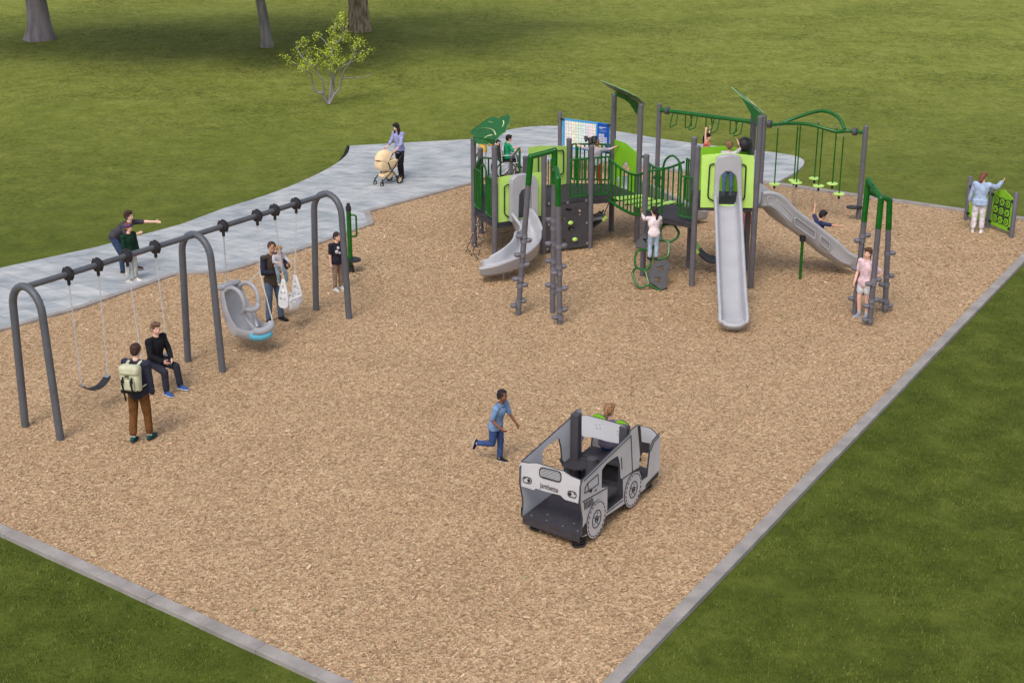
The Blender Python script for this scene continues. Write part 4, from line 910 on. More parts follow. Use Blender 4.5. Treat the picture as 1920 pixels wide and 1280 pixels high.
# wide wavy slide off the right of the tall tower
w0 = lerp(pt('b1407'), pt('b1397'), .5); w0.z = ZT - .05; we = G(1588, 490, .22); dw = V((we.x - w0.x, we.y - w0.y, 0)).normalized(); sw_ = V((dw.y, -dw.x, 0))
pth = smooth_path([w0, w0 + dw * .3 - V((0, 0, .05)), lerp(w0, we, .28) + V((0, 0, .03)), lerp(w0, we, .5) + V((0, 0, .0)), lerp(w0, we, .68) + V((0, 0, -.06)), lerp(w0, we, .84) + V((0, 0, -.10)), we + V((0, 0, .0))], 7)
bm = nb(); sweep(bm, pth, lambda t: uprof(.40 + .03 * math.sin(t * 9), .31 - .10 * max(0, (t - .72) / .28), .06)); s3 = obj('slide', bm, M_SLIDE, PS, 50, label='wide wavy grey slide carrying the boy with raised arms')
bm = nb()
for t0_, t1_ in ((.10, .17), (.20, .36), (.40, .55), (.60, .70)):
    i0_, i1_ = int(t0_ * (len(pth) - 1)), int(t1_ * (len(pth) - 1)); q = [pth[i0_] + sw_ * .455 + V((0, 0, .22)), pth[i1_] + sw_ * .455 + V((0, 0, .22)), pth[i1_] + sw_ * .447 + V((0, 0, .04)), pth[i0_] + sw_ * .447 + V((0, 0, .04))]
    tube(bm, round_path(q, .04, 3, closed=True), .016, 6, closed=True)
obj('side_ribs', bm, M_SLIDE, s3, 60)
fb = G(1500, 523); bm = nb(); tp_ = onp(1505, 447, fb, V((0, 1, 0))); cyl(bm, fb - V((0, 0, .1)), tp_, .035, 12); sg = obj('slide_support', bm, M_GREEN, s3)
bm = nb(); cyl(bm, tp_ - V((0, 0, .06)), tp_ + V((0, 0, .08)), .07, 12); obj('support_bracket', bm, M_BLACK, sg)
# small slide behind the bridge
t0_ = lerp(pt('c1146'), pt('c1194'), .5); t0_.z = ZC; te = G(1314, 404, .16); dt_ = V((te.x - t0_.x, te.y - t0_.y, 0)).normalized()
pth = smooth_path([t0_, t0_ + dt_ * .3 - V((0, 0, .03)), lerp(t0_, te, .5), lerp(t0_, te, .86) - V((0, 0, .09)), te], 6); bm = nb(); sweep(bm, pth, uprof(.24, .22)); s4 = obj('slide', bm, M_SLIDE, PS, 50, label='small grey slide leaving the far side behind the bridge')
# ---- bridge
nN0, nN1 = V((CR[0], CR[1], ZC)), pt('b1205', ZB) + V((.02, .12, 0)); fF0, fF1 = pt('c1194', ZC) + V((.08, -.05, 0)), V((3.95, 32.1, ZB))
def bcurve(a, b, z0, sag, bow=0.0, n=9):
    d = (b - a); s = V((d.y, -d.x, 0)).normalized(); out = []
    for i in range(n):
        t = i / (n - 1); out.append(lerp(a, b, t) + s * bow * math.sin(math.pi * t) + V((0, 0, z0 - sag * math.sin(math.pi * t))))
    return out
BRG = []
for a, b, bow in ((nN0, nN1, -.10), (fF0, fF1, .10)):
    bm = nb(); lo = bcurve(a, b, -.06, .14, bow); hi = bcurve(a, b, .95, .22, bow); mi_ = bcurve(a, b, .62, .30, bow); tube(bm, lo, .036, 10); fr = obj('bridge_frame', bm, M_GREEN, PS)
    bm = nb(); tube(bm, hi, .028, 10); obj('bridge_handrail', bm, M_GREEN, PS)
    for i in (.5, 1.2, 2, 2.7, 3.5, 4.2, 5, 5.7, 6.5, 7.3):
        q_ = int(i); bm = nb(); tube(bm, [lerp(lo[q_], lo[q_ + 1], i - q_), lerp(hi[q_], hi[q_ + 1], i - q_)], .019, 8); obj('bridge_bar', bm, M_GREEN, fr)
    BRG.append(bcurve(a, b, -.03, .03, bow))
for k in range(4):
    t = .13 + .245 * k; i = t * 8; g = lambda lo, t: lerp(lo[int(t * 8)], lo[min(8, int(t * 8) + 1)], t * 8 - int(t * 8)); a0, a1, b0_, b1_ = g(BRG[0], t - .062), g(BRG[0], t + .062), g(BRG[1], t - .062), g(BRG[1], t + .062); up = V((0, 0, .05))
    lp = [lerp(a0, b0_, .06) + up, lerp(a0, b0_, .94) + up, lerp(a1, b1_, .94) + up, lerp(a1, b1_, .06) + up]; n4 = (lp[1] - lp[0]).cross(lp[2] - lp[0]); bm = nb(); plate(bm, [lp], .04, n4 if n4.z > 0 else -n4); st_ = obj('bridge_tread', bm, M_LIME, PS, bevel=.008)
    bm = nb(); tube(bm, [lerp(a0, a1, .5), lerp(b0_, b1_, .5)], .02, 8); obj('tread_bearer', bm, M_GREEN, st_)
# ---- honeycomb climber below the bridge tower
h0 = G(1225, 545); h1 = G(1242, 404, 1.42); hn = (G(1290, 545) - h0).cross(h1 - h0).normalized(); hp = lambda x, y: onp(1160 + x * .2344, 340 + y * .2344, h0, hn)
hc_ = []
for lp, cl in (([(150, 550), (240, 545), (262, 610), (252, 680), (215, 715), (135, 688), (128, 610)], 1), ([(135, 688), (215, 715), (242, 825), (180, 850), (150, 838), (105, 742)], 1), ([(242, 825), (340, 880)], 0), ([(215, 715), (250, 665)], 0),
               ([(330, 268), (440, 285), (436, 338), (355, 350), (322, 320)], 1), ([(436, 338), (486, 410), (466, 455), (405, 487), (345, 465), (330, 400), (355, 350)], 1), ([(405, 487), (400, 590), (370, 617), (298, 628), (262, 610), (275, 520), (345, 465)], 1)):
    hc_.append(([hp(x, y) for x, y in lp], cl))
bm = nb()
for lp, cl in hc_: tube(bm, round_path(lp, .06, 2, closed=bool(cl)), .028, 8, closed=bool(cl))
cl_ = obj('honeycomb_climber', bm, M_GREEN, PS)
def hplate(o, holes):
    bm = nb(); plate(bm, [[hp(*q) for q in o]] + [[hp(*q) for q in h] for h in holes], .04, hn); obj('climber_plate', bm, mat('dark_climber_plate', (60, 58, 63), .5, .1), cl_, bevel=.006)
hplate([(235, 737), (290, 645), (372, 624), (420, 670), (385, 745), (385, 850), (340, 872), (250, 805)], [[(305, 690), (352, 676), (358, 700), (332, 724)], [(285, 772), (332, 770), (330, 806), (296, 808)]])
hplate([(205, 390), (260, 318), (300, 330), (280, 420), (245, 500), (212, 541), (142, 531), (132, 495), (162, 465)], [[(228, 400), (260, 370), (262, 395), (235, 415)], [(213, 462), (238, 460), (215, 500)]])
# ---- rope ladder at the low deck
ra, rb = bl('a888', 'a928', .30), bl('a888', 'a928', .66); la, lb = G(871, 473), G(893, 488); bm = nb()
RT = [[lerp(lerp(ra, rb, s) + V((0, 0, ZA - .08)), lerp(la, lb, s) + V((0, 0, -.05)), t) for t in (0, .22, .44, .66, .86, 1)] for s in (0, .5, 1)]
for r_ in RT: tube(bm, r_, .010, 6)
for k in range(1, 5): tube(bm, [RT[0][k], RT[1][k], RT[2][k]], .010, 6)
rl = obj('rope_ladder', bm, M_ROPE, PS)
for r_ in RT:
    for k in range(0, 5): bm = nb(); ell(bm, r_[k], .020, u=8, v=6); obj('rope_joint', bm, M_STEEL, rl)
# ---- leaf roofs
def leaf(outline, plane, veins, name='leaf_roof'):
    a, b, c = (V(q) for q in plane); n = (b - a).cross(c - a).normalized(); n = n if n.z > 0 else -n; f = lambda x, y: onp(x, y, a, n); bm = nb()
    pts = [f(*q) for q in outline]; out = []
    for i, p in enumerate(pts):                                  # serrated rim
        q = pts[(i + 1) % len(pts)]; L = (q - p).length; k = max(1, int(L / .16)); s = (q - p).cross(n).normalized()
        for j in range(k):
            out.append(lerp(p, q, j / k)); out.append(lerp(p, q, (j + .7) / k) + s * .022)
    plate(bm, [out], .02, n, 0, 1); lf = obj(name, bm, [M_LEAF, mat('leaf_rim', (120, 160, 110), .5, .05)], PS, auto=0)
    for v in veins:
        bm = nb(); m = len(v); vp = smooth_path([f(*q) + n * .014 for q in v], 4); tube(bm, vp, [.006 + .016 * i / (len(vp) - 1) for i in range(len(vp))], 6, sq=.3); obj('leaf_vein', bm, M_EDGE, lf)
    return lf, n
lf1, _ = leaf([(880, 247.6), (890, 240), (903, 230.6), (911, 225), (919, 221), (928, 219), (935.6, 222.4), (940, 218.6), (948.8, 216.4), (954, 213), (957.5, 220), (956.4, 229.5), (951, 239), (948.8, 247), (941, 252), (935.6, 257), (929, 264.5), (914, 271), (896, 270.5), (890, 263), (892, 258), (886, 254)],
     [(-.92, 33.4, 2.74), (-.40, 32.08, 2.82), (-.06, 33.6, 3.3)], [[(895, 242.5), (908, 241), (922, 243), (928, 248), (930, 254)], [(905, 263), (914, 256), (923, 254)], [(942, 239), (945, 233), (944.5, 227)], [(916, 228.5), (920, 230), (924, 230.5)]])
def leaf_at(A, B, W, wd, veins=True):
    """leaf roof from its low end A to its tip B, W across; a rounded, lobed and serrated outline"""
    A, B, W = V(A), V(B), V(W).normalized(); ax = B - A; n = ax.cross(W).normalized(); n = n if n.z > 0 else -n; W = (W - ax.normalized() * W.dot(ax.normalized())).normalized()
    half = [(0, 0), (.06, .30), (.20, .72), (.34, .98), (.42, .92), (.46, 1.0), (.60, .86), (.70, .62), (.73, .66), (.86, .36), (1, 0)]; oc = half + [(t, -q) for t, q in half[-2:0:-1]]
    pts = [A + ax * t + W * (q * wd / 2) + n * (.10 * (1 - abs(q)) ** 1.0) for t, q in oc]; out = []
    for i, p in enumerate(pts):
        q = pts[(i + 1) % len(pts)]; L = (q - p).length; k = max(1, int(L / .12)); s = (q - p).cross(n).normalized()
        for jx in range(k): out.append(lerp(p, q, jx / k)); out.append(lerp(p, q, (jx + .7) / k) - s * .02)
    bm = nb(); plate(bm, [[p - n * (p - A).dot(n) for p in out]], .02, n, 0, 1); lf = obj('leaf_roof', bm, [M_LEAF, mat('leaf_rim', (120, 160, 110), .5, .05)], PS, auto=0)
    for v in ([(.10, .0), (.4, .05), (.75, .02)], [(.3, .15), (.42, .45), (.52, .62)], [(.3, -.15), (.42, -.45), (.52, -.62)]):
        bm = nb(); vp = smooth_path([A + ax * t + W * (q * wd / 2) + n * .013 for t, q in v], 4); tube(bm, vp, [.020 - .014 * i / (len(vp) - 1) for i in range(len(vp))], 6, sq=.3); obj('leaf_vein', bm, M_EDGE, lf)
    return lf
py = V((0, 34.1, 0)); leaf_at(onp(1211, 196, py, V((0, 1, 0))), onp(1126, 151, py, V((0, 1, 0))), (.07, 1, -.30), 1.25)
py = V((0, 30.8, 0)); leaf_at(onp(1438, 218, py, V((0, 1, 0))), onp(1371, 163, py, V((0, 1, 0))), (.08, 1, -.06), 1.25)
def gusset(pts, a, b, m=M_GREEN):
    A, B = pt(a) if isinstance(a, str) else V(a), pt(b) if isinstance(b, str) else V(b); d = (B - A).normalized(); n = V((d.y, -d.x, 0)); bm = nb(); plate(bm, [[vert(x, y, A, B) for x, y in pts]], .03, n); obj('roof_bracket', bm, m, PS, auto=0)
gusset([(1196, 193), (1194, 214), (1189, 206), (1182, 195), (1172, 187), (1158, 181), (1152, 178), (1153, 203), (1149, 200), (1147, 175), (1160, 172), (1180, 184)], 'c1146', 'c1194')
gusset([(1388, 181), (1397, 194), (1410, 217), (1421, 240), (1424, 222), (1432, 219), (1410, 197)], 'b1407', (4.2, 30.5, 0), M_LEAF)
gusset([(888, 256), (888, 272), (892, 270), (900, 263), (915, 268), (926, 272), (928, 262)], 'a888', 'a928', M_LEAF)
# ---- black play pieces on the decks
b = V((1.62, 34.6, 0)); bm = nb(); cyl(bm, b + V((0, 0, ZC)), b + V((0, 0, ZC + 1.0)), .025, 10); st_ = obj('drum_stand', bm, M_GREEN, PS); bm = nb()
dc = onp(1107, 264, b, V((0, 1, 0)))
for dx, dz, r_ in ((-.11, .05, .05), (.0, .0, .07), (.10, .03, .075)):
    cyl(bm, dc + V((dx, -.05, dz - r_)), dc + V((dx, .03, dz + r_ * .8)), r_ * .7, 14, r2=r_)
obj('drums', bm, M_BLACK, st_)
cyl_c = onp(1396, 271, pt('b1397') - V((.1, .1, 0)), V((0, 1, 0))); bm = nb()
for k in range(1): ell(bm, cyl_c, (.15, .16, .17), u=18, v=12)
bw_ = obj('bubble_window', bm, M_BLACK, PS); bm = nb(); tube(bm, [cyl_c, cyl_c + V((.16, .05, .05)), pt('b1397', cyl_c.z + .1)], .03, 8); tube(bm, [cyl_c + V((.1, 0, -.1)), cyl_c + V((.14, 0, -.5))], .035, 8); obj('window_arm', bm, M_GREEN, bw_)
# ---- sling seats hung under the decks
def sling(a, b, dip, wd, label):
    a, b = V(a), V(b); d = (b - a); s = V((d.y, -d.x, 0)).normalized(); base = (a + b) / 2; r = thing('sling_seat', label, 'sling seat', V((base.x, base.y, dip)), 'slings hung under the decks'); pts = []
    for i in range(13):
        t = .12 + .76 * i / 12; p = lerp(a, b, t); z = lerp(a, b, t).z; p.z = dip + (z - dip) * abs(2 * t - 1) ** 2.2 * .75; pts.append(p)
    bm = nb(); sweep(bm, pts, lambda t: [(-wd, .04), (-wd, .0), (0, -.05), (wd, 0), (wd, .04), (0, -.01)]); obj('sling', bm, M_BLACK, r)
    for q, e in ((pts[:2], a), (pts[-2:], b)):
        bm = nb(); sweep(bm, [q[0], lerp(q[0], q[1], .5), q[1]], [(-wd * 1.04, .055), (-wd * 1.04, -.02), (0, -.07), (wd * 1.04, -.02), (wd * 1.04, .055), (0, .01)]); obj('sling_end', bm, M_LIME, r)
        bm = nb(); tube(bm, [e, q[0] if e is a else q[1]], .012, 6); obj('rope', bm, M_BLACK, r)
sling((.95, 33.6, 1.12), (2.44, 33.95, 1.12), .38, .24, 'black sling seat with green end hung under the middle deck')
sling((4.05, 31.4, 1.1), (5.25, 31.2, .95), .28, .26, 'black sling seat with green end hung under the tall slide tower')
# ================================================================== TOY CAR
cA, cB, cC = G(1090, 1006, .22), G(1235, 882, .24), G(979, 966, .24)
Uv = V((cB.x - cA.x, cB.y - cA.y, 0)); LU = Uv.length; Uv.normalize(); Wv = V((cC.x - cA.x, cC.y - cA.y, 0)); LW = Wv.length; Wv.normalize()
O = V((cA.x, cA.y, 0)); car = thing('toy_car', 'grey panel play car with open sides standing on black springs', 'play car', O + Uv * LU / 2 + Wv * LW / 2)
cp = lambda u, v, z: O + Uv * u + Wv * v + V((0, 0, z))
nR = V((Uv.y, -Uv.x, 0)); nF = -Uv
cr = lambda x, y: (940 + x / 4, 720 + y / 4)
def rp(x, y, o=0.0): return vert(*cr(x, y), O + nR * o, O + Uv + nR * o)
def uz(p): return ((p - O).dot(Uv), p.z)
outl = [(597, 1145), (604, 1070), (606, 1010), (588, 890), (592, 770), (607, 715), (720, 606), (850, 480), (958, 375), (968, 345), (1000, 320), (1030, 303), (1040, 400), (1052, 515), (1030, 555), (1026, 640), (1042, 725), (1090, 690), (1104, 560), (1112, 490), (1135, 425), (1187, 365), (1184, 520), (1180, 655), (1166, 690), (1072, 782), (940, 880), (780, 985), (640, 1130)]
hole = [(748, 640), (780, 595), (825, 560), (868, 535), (884, 600), (888, 700), (905, 720), (908, 850), (788, 948), (790, 770), (745, 775)]
sideO, sideH = [rp(*q) for q in outl], [rp(*q) for q in hole]
M_CARE = mat('panel_dark_edge', (60, 60, 66), .5, .08)
def mark(bm, pts, r=.007, closed=False): tube(bm, pts, r, 6, closed=closed)
wheelsR = [(700, 1005, .285), (976, 785, .275)]
for v_, nm in ((0, 'right'), (LW, 'left')):
    sh = Wv * v_; n = nR if v_ == 0 else -nR; bm = nb(); plate(bm, [[p + sh for p in sideO], [p + sh for p in sideH]], .028, n, 0, 1)
    sp0 = obj('side_panel', bm, [M_CARG, M_CARE], car, auto=0); off = (n * .017) + sh
    bm = nb(); q = lambda x, y: rp(x, y) + off
    for ln in ([(600, 880), (785, 775)], [(964, 378), (976, 655)], [(895, 712), (976, 655), (1020, 628)], [(612, 722), (964, 384)], [(893, 548), (897, 635)], [(780, 962), (905, 868)], [(1112, 500), (1137, 432), (1178, 385)], [(640, 740), (717, 672), (720, 745), (645, 800), (640, 740)], [(637, 745), (620, 775), (617, 815), (648, 795)], [(690, 800), (708, 785)]):
        lb_ = nb(); mark(lb_, [q(*a) for a in ln], .0075); obj('engraved_line', lb_, M_CARD, sp0)
    for k in range(8): mark(bm, [q(614 + 9 * k, 880 - 5 * k + (8 if k % 2 else 0)), q(618 + 9 * k, 940 - 6 * k)], .0065)
    obj('vent_slots', bm, M_CARD, sp0); bm = nb()
    for lp in ([(1016, 312), (1034, 306), (1050, 515), (1036, 545)], [(598, 1140), (600, 1080), (622, 1040), (632, 1060), (636, 1115)], [(1072, 775), (1080, 745), (1172, 650), (1166, 688)], [(985, 650), (1024, 622), (1024, 645), (1000, 660)]): tb2 = nb(); plate(tb2, [[q(*a) for a in lp]], .008, n); obj('dark_trim', tb2, M_CARD, sp0, auto=0)
    pts = [rp(660, 793) + off]; ell(bm, pts[0], .03, u=10, v=6)
    obj('engraved_mirror', bm, M_CARD, sp0)
    for x, y, rw in wheelsR:
        c = rp(x, y) + sh + n * .022; ring = lambda r_, o=.0: [c + Uv * r_ * math.cos(t) + V((0, 0, r_ * math.sin(t))) + n * o for t in [k * math.pi / 16 for k in range(32)]]
        bm = nb(); plate(bm, [ring(rw)], .018, n, 0, 1); wh = obj('wheel', bm, [M_CARG, M_CARE], car, auto=0); bm = nb()
        for k in range(22):
            a0 = 2 * math.pi * k / 22; tube(bm, [c + Uv * rw * .90 * math.cos(a) + V((0, 0, rw * .90 * math.sin(a))) + n * .01 for a in (a0, a0 + .085, a0 + .17)], .008, 6)
        mark(bm, ring(rw * .46, .01), .008, True); mark(bm, ring(rw * .16, .01), .009, True); ell(bm, c + n * .01, .02, u=8, v=6)
        for k in range(5): ell(bm, c + n * .01 + Uv * rw * .31 * math.cos(k * 1.257) + V((0, 0, rw * .31 * math.sin(k * 1.257))), .011, u=6, v=5)
        obj('wheel_engraving', bm, M_CARD, wh)
# front panel with grille, lamps and lettering
uf = uz(rp(592, 800))[0] + .03; Pf = O + Uv * uf; fp = lambda x, y, o=0.0: vert(*cr(x, y), Pf + nF * o, Pf + Wv + nF * o)
bm = nb(); plate(bm, [[fp(*q) for q in ((138, 600), (150, 582), (205, 590), (272, 590), (360, 618), (470, 650), (530, 690), (596, 716), (590, 800), (580, 890), (480, 862), (445, 828), (340, 803), (262, 778), (245, 790), (138, 755))]], .028, nF, 0, 1); fpn = obj('front_panel', bm, [M_CARG, M_CARE], car, auto=0)
bm = nb(); rrp = lambda pts, r=.007: mark(bm, round_path([fp(x, y, .018) for x, y in pts], .06, 3, closed=True), r, True)
rrp([(290, 620), (448, 658), (446, 738), (284, 692)], .009)
for k in range(6): mark(bm, [fp(296, 634 + 11 * k, .017), fp(440, 670 + 11.2 * k, .017)], .0035)
rrp([(163, 690), (226, 706), (224, 748), (161, 732)]); rrp([(500, 796), (562, 812), (560, 856), (498, 838)])
for x, y, r_ in ((206, 722, .026), (176, 704, .011), (515, 822, .026), (548, 822, .011)): plate(bm, [[fp(x, y, .018) + Wv * r_ * math.cos(t) + V((0, 0, r_ * math.sin(t))) for t in [k * math.pi / 8 for k in range(16)]]], .01, nF)
obj('grille_and_lamps', bm, M_CARD, fpn)
cu = bpy.data.curves.new('t', 'FONT'); cu.body = 'jambette'; cu.size = 1; cu.align_x = 'CENTER'; cu.extrude = .02; cu.offset = .0; to = bpy.data.objects.new('t', cu); COL.objects.link(to)
me = bpy.data.meshes.new_from_object(to.evaluated_get(bpy.context.evaluated_depsgraph_get())); bpy.data.objects.remove(to); bm = nb(); bm.from_mesh(me); bpy.data.meshes.remove(me)
a, b = fp(296, 762, .019), fp(422, 798, .019); xs_ = [v.co.x for v in bm.verts]; sc_ = (b - a).length / (max(xs_) - min(xs_)); xd = (b - a); xd.z = 0; xd.normalize()
M4 = Matrix.Translation((a + b) / 2 + V((0, 0, -.028))) @ Matrix((xd, V((0, 0, 1)), xd.cross(V((0, 0, 1))))).transposed().to_4x4() @ Matrix.Diagonal((sc_ * 1.08, sc_ * 1.45, sc_, 1)); bmesh.ops.transform(bm, matrix=M4, verts=bm.verts[:]); obj('lettering', bm, M_CARD, fpn, auto=0)
# floor, springs, seats, posts, inner panels
bm = nb(); plate(bm, [[cp(-.0, .03, .22), cp(LU * .985, .03, .22), cp(LU * .985, LW - .03, .22), cp(-.0, LW - .03, .22)]], .06, (0, 0, 1)); obj('floor', bm, M_DECK, car, auto=0, bevel=.008)
bm = nb(); plate(bm, [[cp(-.012, .02, .13), cp(-.012, LW - .02, .13), cp(-.012, LW - .02, .252), cp(-.012, .02, .252)]], .02, nF); obj('front_skirt', bm, M_DECK, car, auto=0)
bm = nb()
for u, v in ((.02, .10), (.02, .35), (.02, .62), (.02, .88), (.18, .25), (.18, .70), (LU * .4, .12), (LU * .45, .4)): ell(bm, cp(u + .05, v * LW, .252), (.014, .014, .006), u=8, v=5)
obj('bolts', bm, M_STEEL, car)
for u, v in ((.10, .10), (.16, LW - .16), (LU - .22, .12), (LU - .30, LW - .2)):
    bm = nb(); pts = [cp(u, v, 0) + V((.085 * math.cos(t), .085 * math.sin(t), .0 + .20 * t / (2 * math.pi * 4))) for t in [k * math.pi / 6 for k in range(49)]]; tube(bm, pts, .02, 6); obj('spring', bm, mat('black_spring_steel', (34, 34, 36), .45, .1), car)
up0 = uz(rp(968, 345))[0] - .02; oc_ = G(1084, 864, .60); bm = nb(); plate(bm, [[oc_ + Uv * .29 * math.cos(t) * 1.1 + Wv * .30 * math.sin(t) for t in [math.pi / 8 + k * math.pi / 4 for k in range(8)]]], .025, (0, 0, 1)); tb_ = obj('table', bm, M_DECK, car, auto=0, bevel=.004)
bm = nb(); cyl(bm, V((oc_.x, oc_.y, .25)), V((oc_.x, oc_.y, .61)), .045, 12); obj('table_leg', bm, M_BLACK, tb_)
bm = nb(); box(bm, cp(up0 - .42, LW * .26, .44), (.36, LW * .42, .03), rotz(math.atan2(Uv.y, Uv.x))); q_ = obj('seat', bm, M_DECK, car, auto=0); bm = nb(); cyl(bm, cp(up0 - .42, LW * .26, .25), cp(up0 - .42, LW * .26, .43), .05, 12); obj('seat_leg', bm, M_BLACK, q_)
up_ = uz(rp(968, 345))[0] - .02
pz = {}
for v_, pxt in ((LW - .09, (570, 195)), (.09, (962, 320))):
    bq = cp(up_, v_, 0); z = vert(*cr(*pxt), bq, bq + Wv).z - (.05 if v_ > .5 else 0); bm = nb(); box(bm, cp(up_, v_, .22 + (z - .22) / 2), (.13, .13, z - .22), rotz(math.atan2(Uv.y, Uv.x))); obj('roof_post', bm, M_DPANEL, car, auto=0, bevel=.02); pz[v_] = z
Pc = cp(up_, 0, 0) + Uv * -.02; fc_ = lambda x, y, o=0.0: vert(*cr(x, y), Pc + nF * o, Pc + Wv + nF * o)
bm = nb(); plate(bm, [[fc_(*q) for q in ((606, 236), (640, 232), (760, 262), (932, 312), (930, 395), (880, 442), (790, 425), (700, 398), (620, 392), (606, 378))]], .025, nF, 0, 1); bkp = obj('backrest_panel', bm, [M_CARG, M_CARE], car, auto=0)
bm = nb()
for x, y in ((712, 300), (715, 328), (735, 298), (740, 328), (872, 350), (875, 378), (895, 345), (898, 378)): ell(bm, fc_(x, y, .014), .012, u=8, v=5)
obj('panel_bolts', bm, M_STEEL, bkp)
Pl = cp(up_ + .10, 0, 0); fl = lambda x, y: vert(*cr(x, y), Pl, Pl + Wv)
for o_ in (((676, 300), (684, 235), (705, 220), (740, 224), (775, 244), (800, 275), (800, 310)), ((855, 320), (862, 275), (885, 266), (920, 276), (950, 296), (966, 318), (962, 340))):
    bm = nb(); plate(bm, [[fl(*q) for q in o_]], .03, nF, 0, 1); obj('seat_back', bm, [M_GRASSG, M_CARE], car, auto=0, bevel=.004)
bm = nb(); box(bm, cp(up_ + .36, LW * .5, .60), (.40, LW * .84, .04), rotz(math.atan2(Uv.y, Uv.x))); rs_ = obj('seat', bm, M_DECK, car, auto=0); bm = nb(); box(bm, cp(up_ + .34, LW * .5, .37), (.1, LW * .5, .26), rotz(math.atan2(Uv.y, Uv.x))); obj('seat_leg', bm, M_BLACK, rs_, auto=0)
bm = nb(); cyl(bm, cp(up_ - .20, LW * .52, .24), cp(up_ - .20, LW * .52, .80), .10, 12, r2=.085); obj('pedestal', bm, M_DPANEL, car)
Pb = cp(LU - .04, 0, 0); fb_ = lambda x, y: vert(*cr(x, y), Pb, Pb + Wv)
bm = nb(); plate(bm, [[fb_(*q) for q in ((1036, 312), (1085, 320), (1118, 330), (1145, 352), (1176, 385), (1112, 442), (1052, 432))]], .025, nF, 0, 1); obj('rear_panel', bm, [M_CARG, M_CARE], car, auto=0)
bm = nb(); plate(bm, [[fb_(*q) for q in ((1052, 428), (1112, 440), (1104, 512), (1052, 510))]], .04, nF); obj('rear_shelf', bm, M_DECK, car, auto=0)

# ================================================================== PEOPLE IN THE PLACE
def mid(a, b): return (G(*a) + G(*b)) / 2
# walker with rucksack
W1 = person('person walking away in a navy top and brown trousers with a pale rucksack', mid((255, 833), (277, 820)), (.22, 1), 1.70, hr=7.2, lean=3, head=(-8, 4), skin='fair', topc=(52, 54, 72), sleeve=1.9, hem=-.03, legc=(116, 78, 44), leglen=1.86, shoe=(34, 84, 86), sole=(24, 40, 44), sock=(228, 228, 226),
    hair=('crop', (74, 50, 38)), legL=((.05, -.04, -1), (.02, -.22, -1)), legR=((.03, .16, -1), (.03, -.02, -1)), footL=(.1, 1, -.15), armR=((.14, -.05, -1), (.05, .10, -1)), armL=((.14, .12, -1), (-.05, .5, -1)), loose=1.2)
T = W1['T']; Tm = W1['Tm']; bk = thing('backpack', 'pale cream rucksack with black base worn by the person in brown trousers', 'backpack', T(.0, 0, -.2))
M_CREAM = cloth((206, 206, 176), .1); M_BKB = cloth((34, 36, 32), .1)
def bbox(c, r, M, m, name, parent, bev=.03):
    bm = nb(); box(bm, c, r, M); return obj(name, bm, m, parent, bevel=bev)
h1_ = 1.7
bbox(T(.14, 0, -.118), (.34, .17, .42), Tm, M_CREAM, 'bag', bk, .05); bbox(T(.245, 0, -.125), (.35, .19, .17), Tm, M_CREAM, 'flap', bk, .05); bbox(T(.035, 0, -.118), (.33, .175, .08), Tm, M_BKB, 'base', bk, .03)
bbox(T(.11, 0, -.182), (.22, .05, .17), Tm, M_CREAM, 'pocket', bk, .02)
for s in (-1, 1):
    bm = nb(); tube(bm, smooth_path([T(.28, s * .055, -.08), T(.305, s * .062, .0), T(.27, s * .068, .068), T(.17, s * .082, .078), T(.08, s * .09, .03), T(.06, s * .085, -.06)], 4), .026, 8, sq=.45); obj('shoulder_strap', bm, M_CREAM, bk)
    bm = nb(); tube(bm, [T(.19, s * .045, -.186), T(.13, s * .045, -.218), T(.05, s * .045, -.19), T(-.06, s * .045, -.16)], .017, 6, sq=.4); box(bm, T(.15, s * .045, -.205), (.05, .02, .05), Tm); obj('buckle_strap', bm, M_BKB, bk)
bm = nb(); tube(bm, smooth_path([T(.27, -.03, -.08), T(.31, 0, -.09), T(.27, .03, -.08)], 4), .012, 6); obj('grab_loop', bm, M_BKB, bk)
bm = nb(); box(bm, T(.20, 0, -.20), (.07, .01, .04), Tm); obj('badge', bm, mat('badge_leather', (84, 80, 60), .7), bk)
# swinging boy
ss = SEAT2; fs = bn
W2 = person('person in a black jumper and dark jeans sitting on a belt swing', (ss.x, ss.y), (.86, -.5), 1.58, pz=ss.z + .115, hr=6.9, lean=7, head=(-14, -4), skin='pink', topc=(34, 34, 40), sleeve=1.95, hem=-.04, legc=(52, 54, 66), leglen=1.9, shoe=(66, 96, 168), sole=(232, 232, 236), sock=(40, 40, 48),
    hair=('short', (138, 106, 84)), legL=((.16, 1, -.22), (.06, .10, -1)), legR=((.22, 1, -.25), (.02, .05, -1)), armL=((.18, .30, -1), (-.55, .75, -.55)), armR=((.22, .26, -1), (-.55, .75, -.5)), loose=1.3)
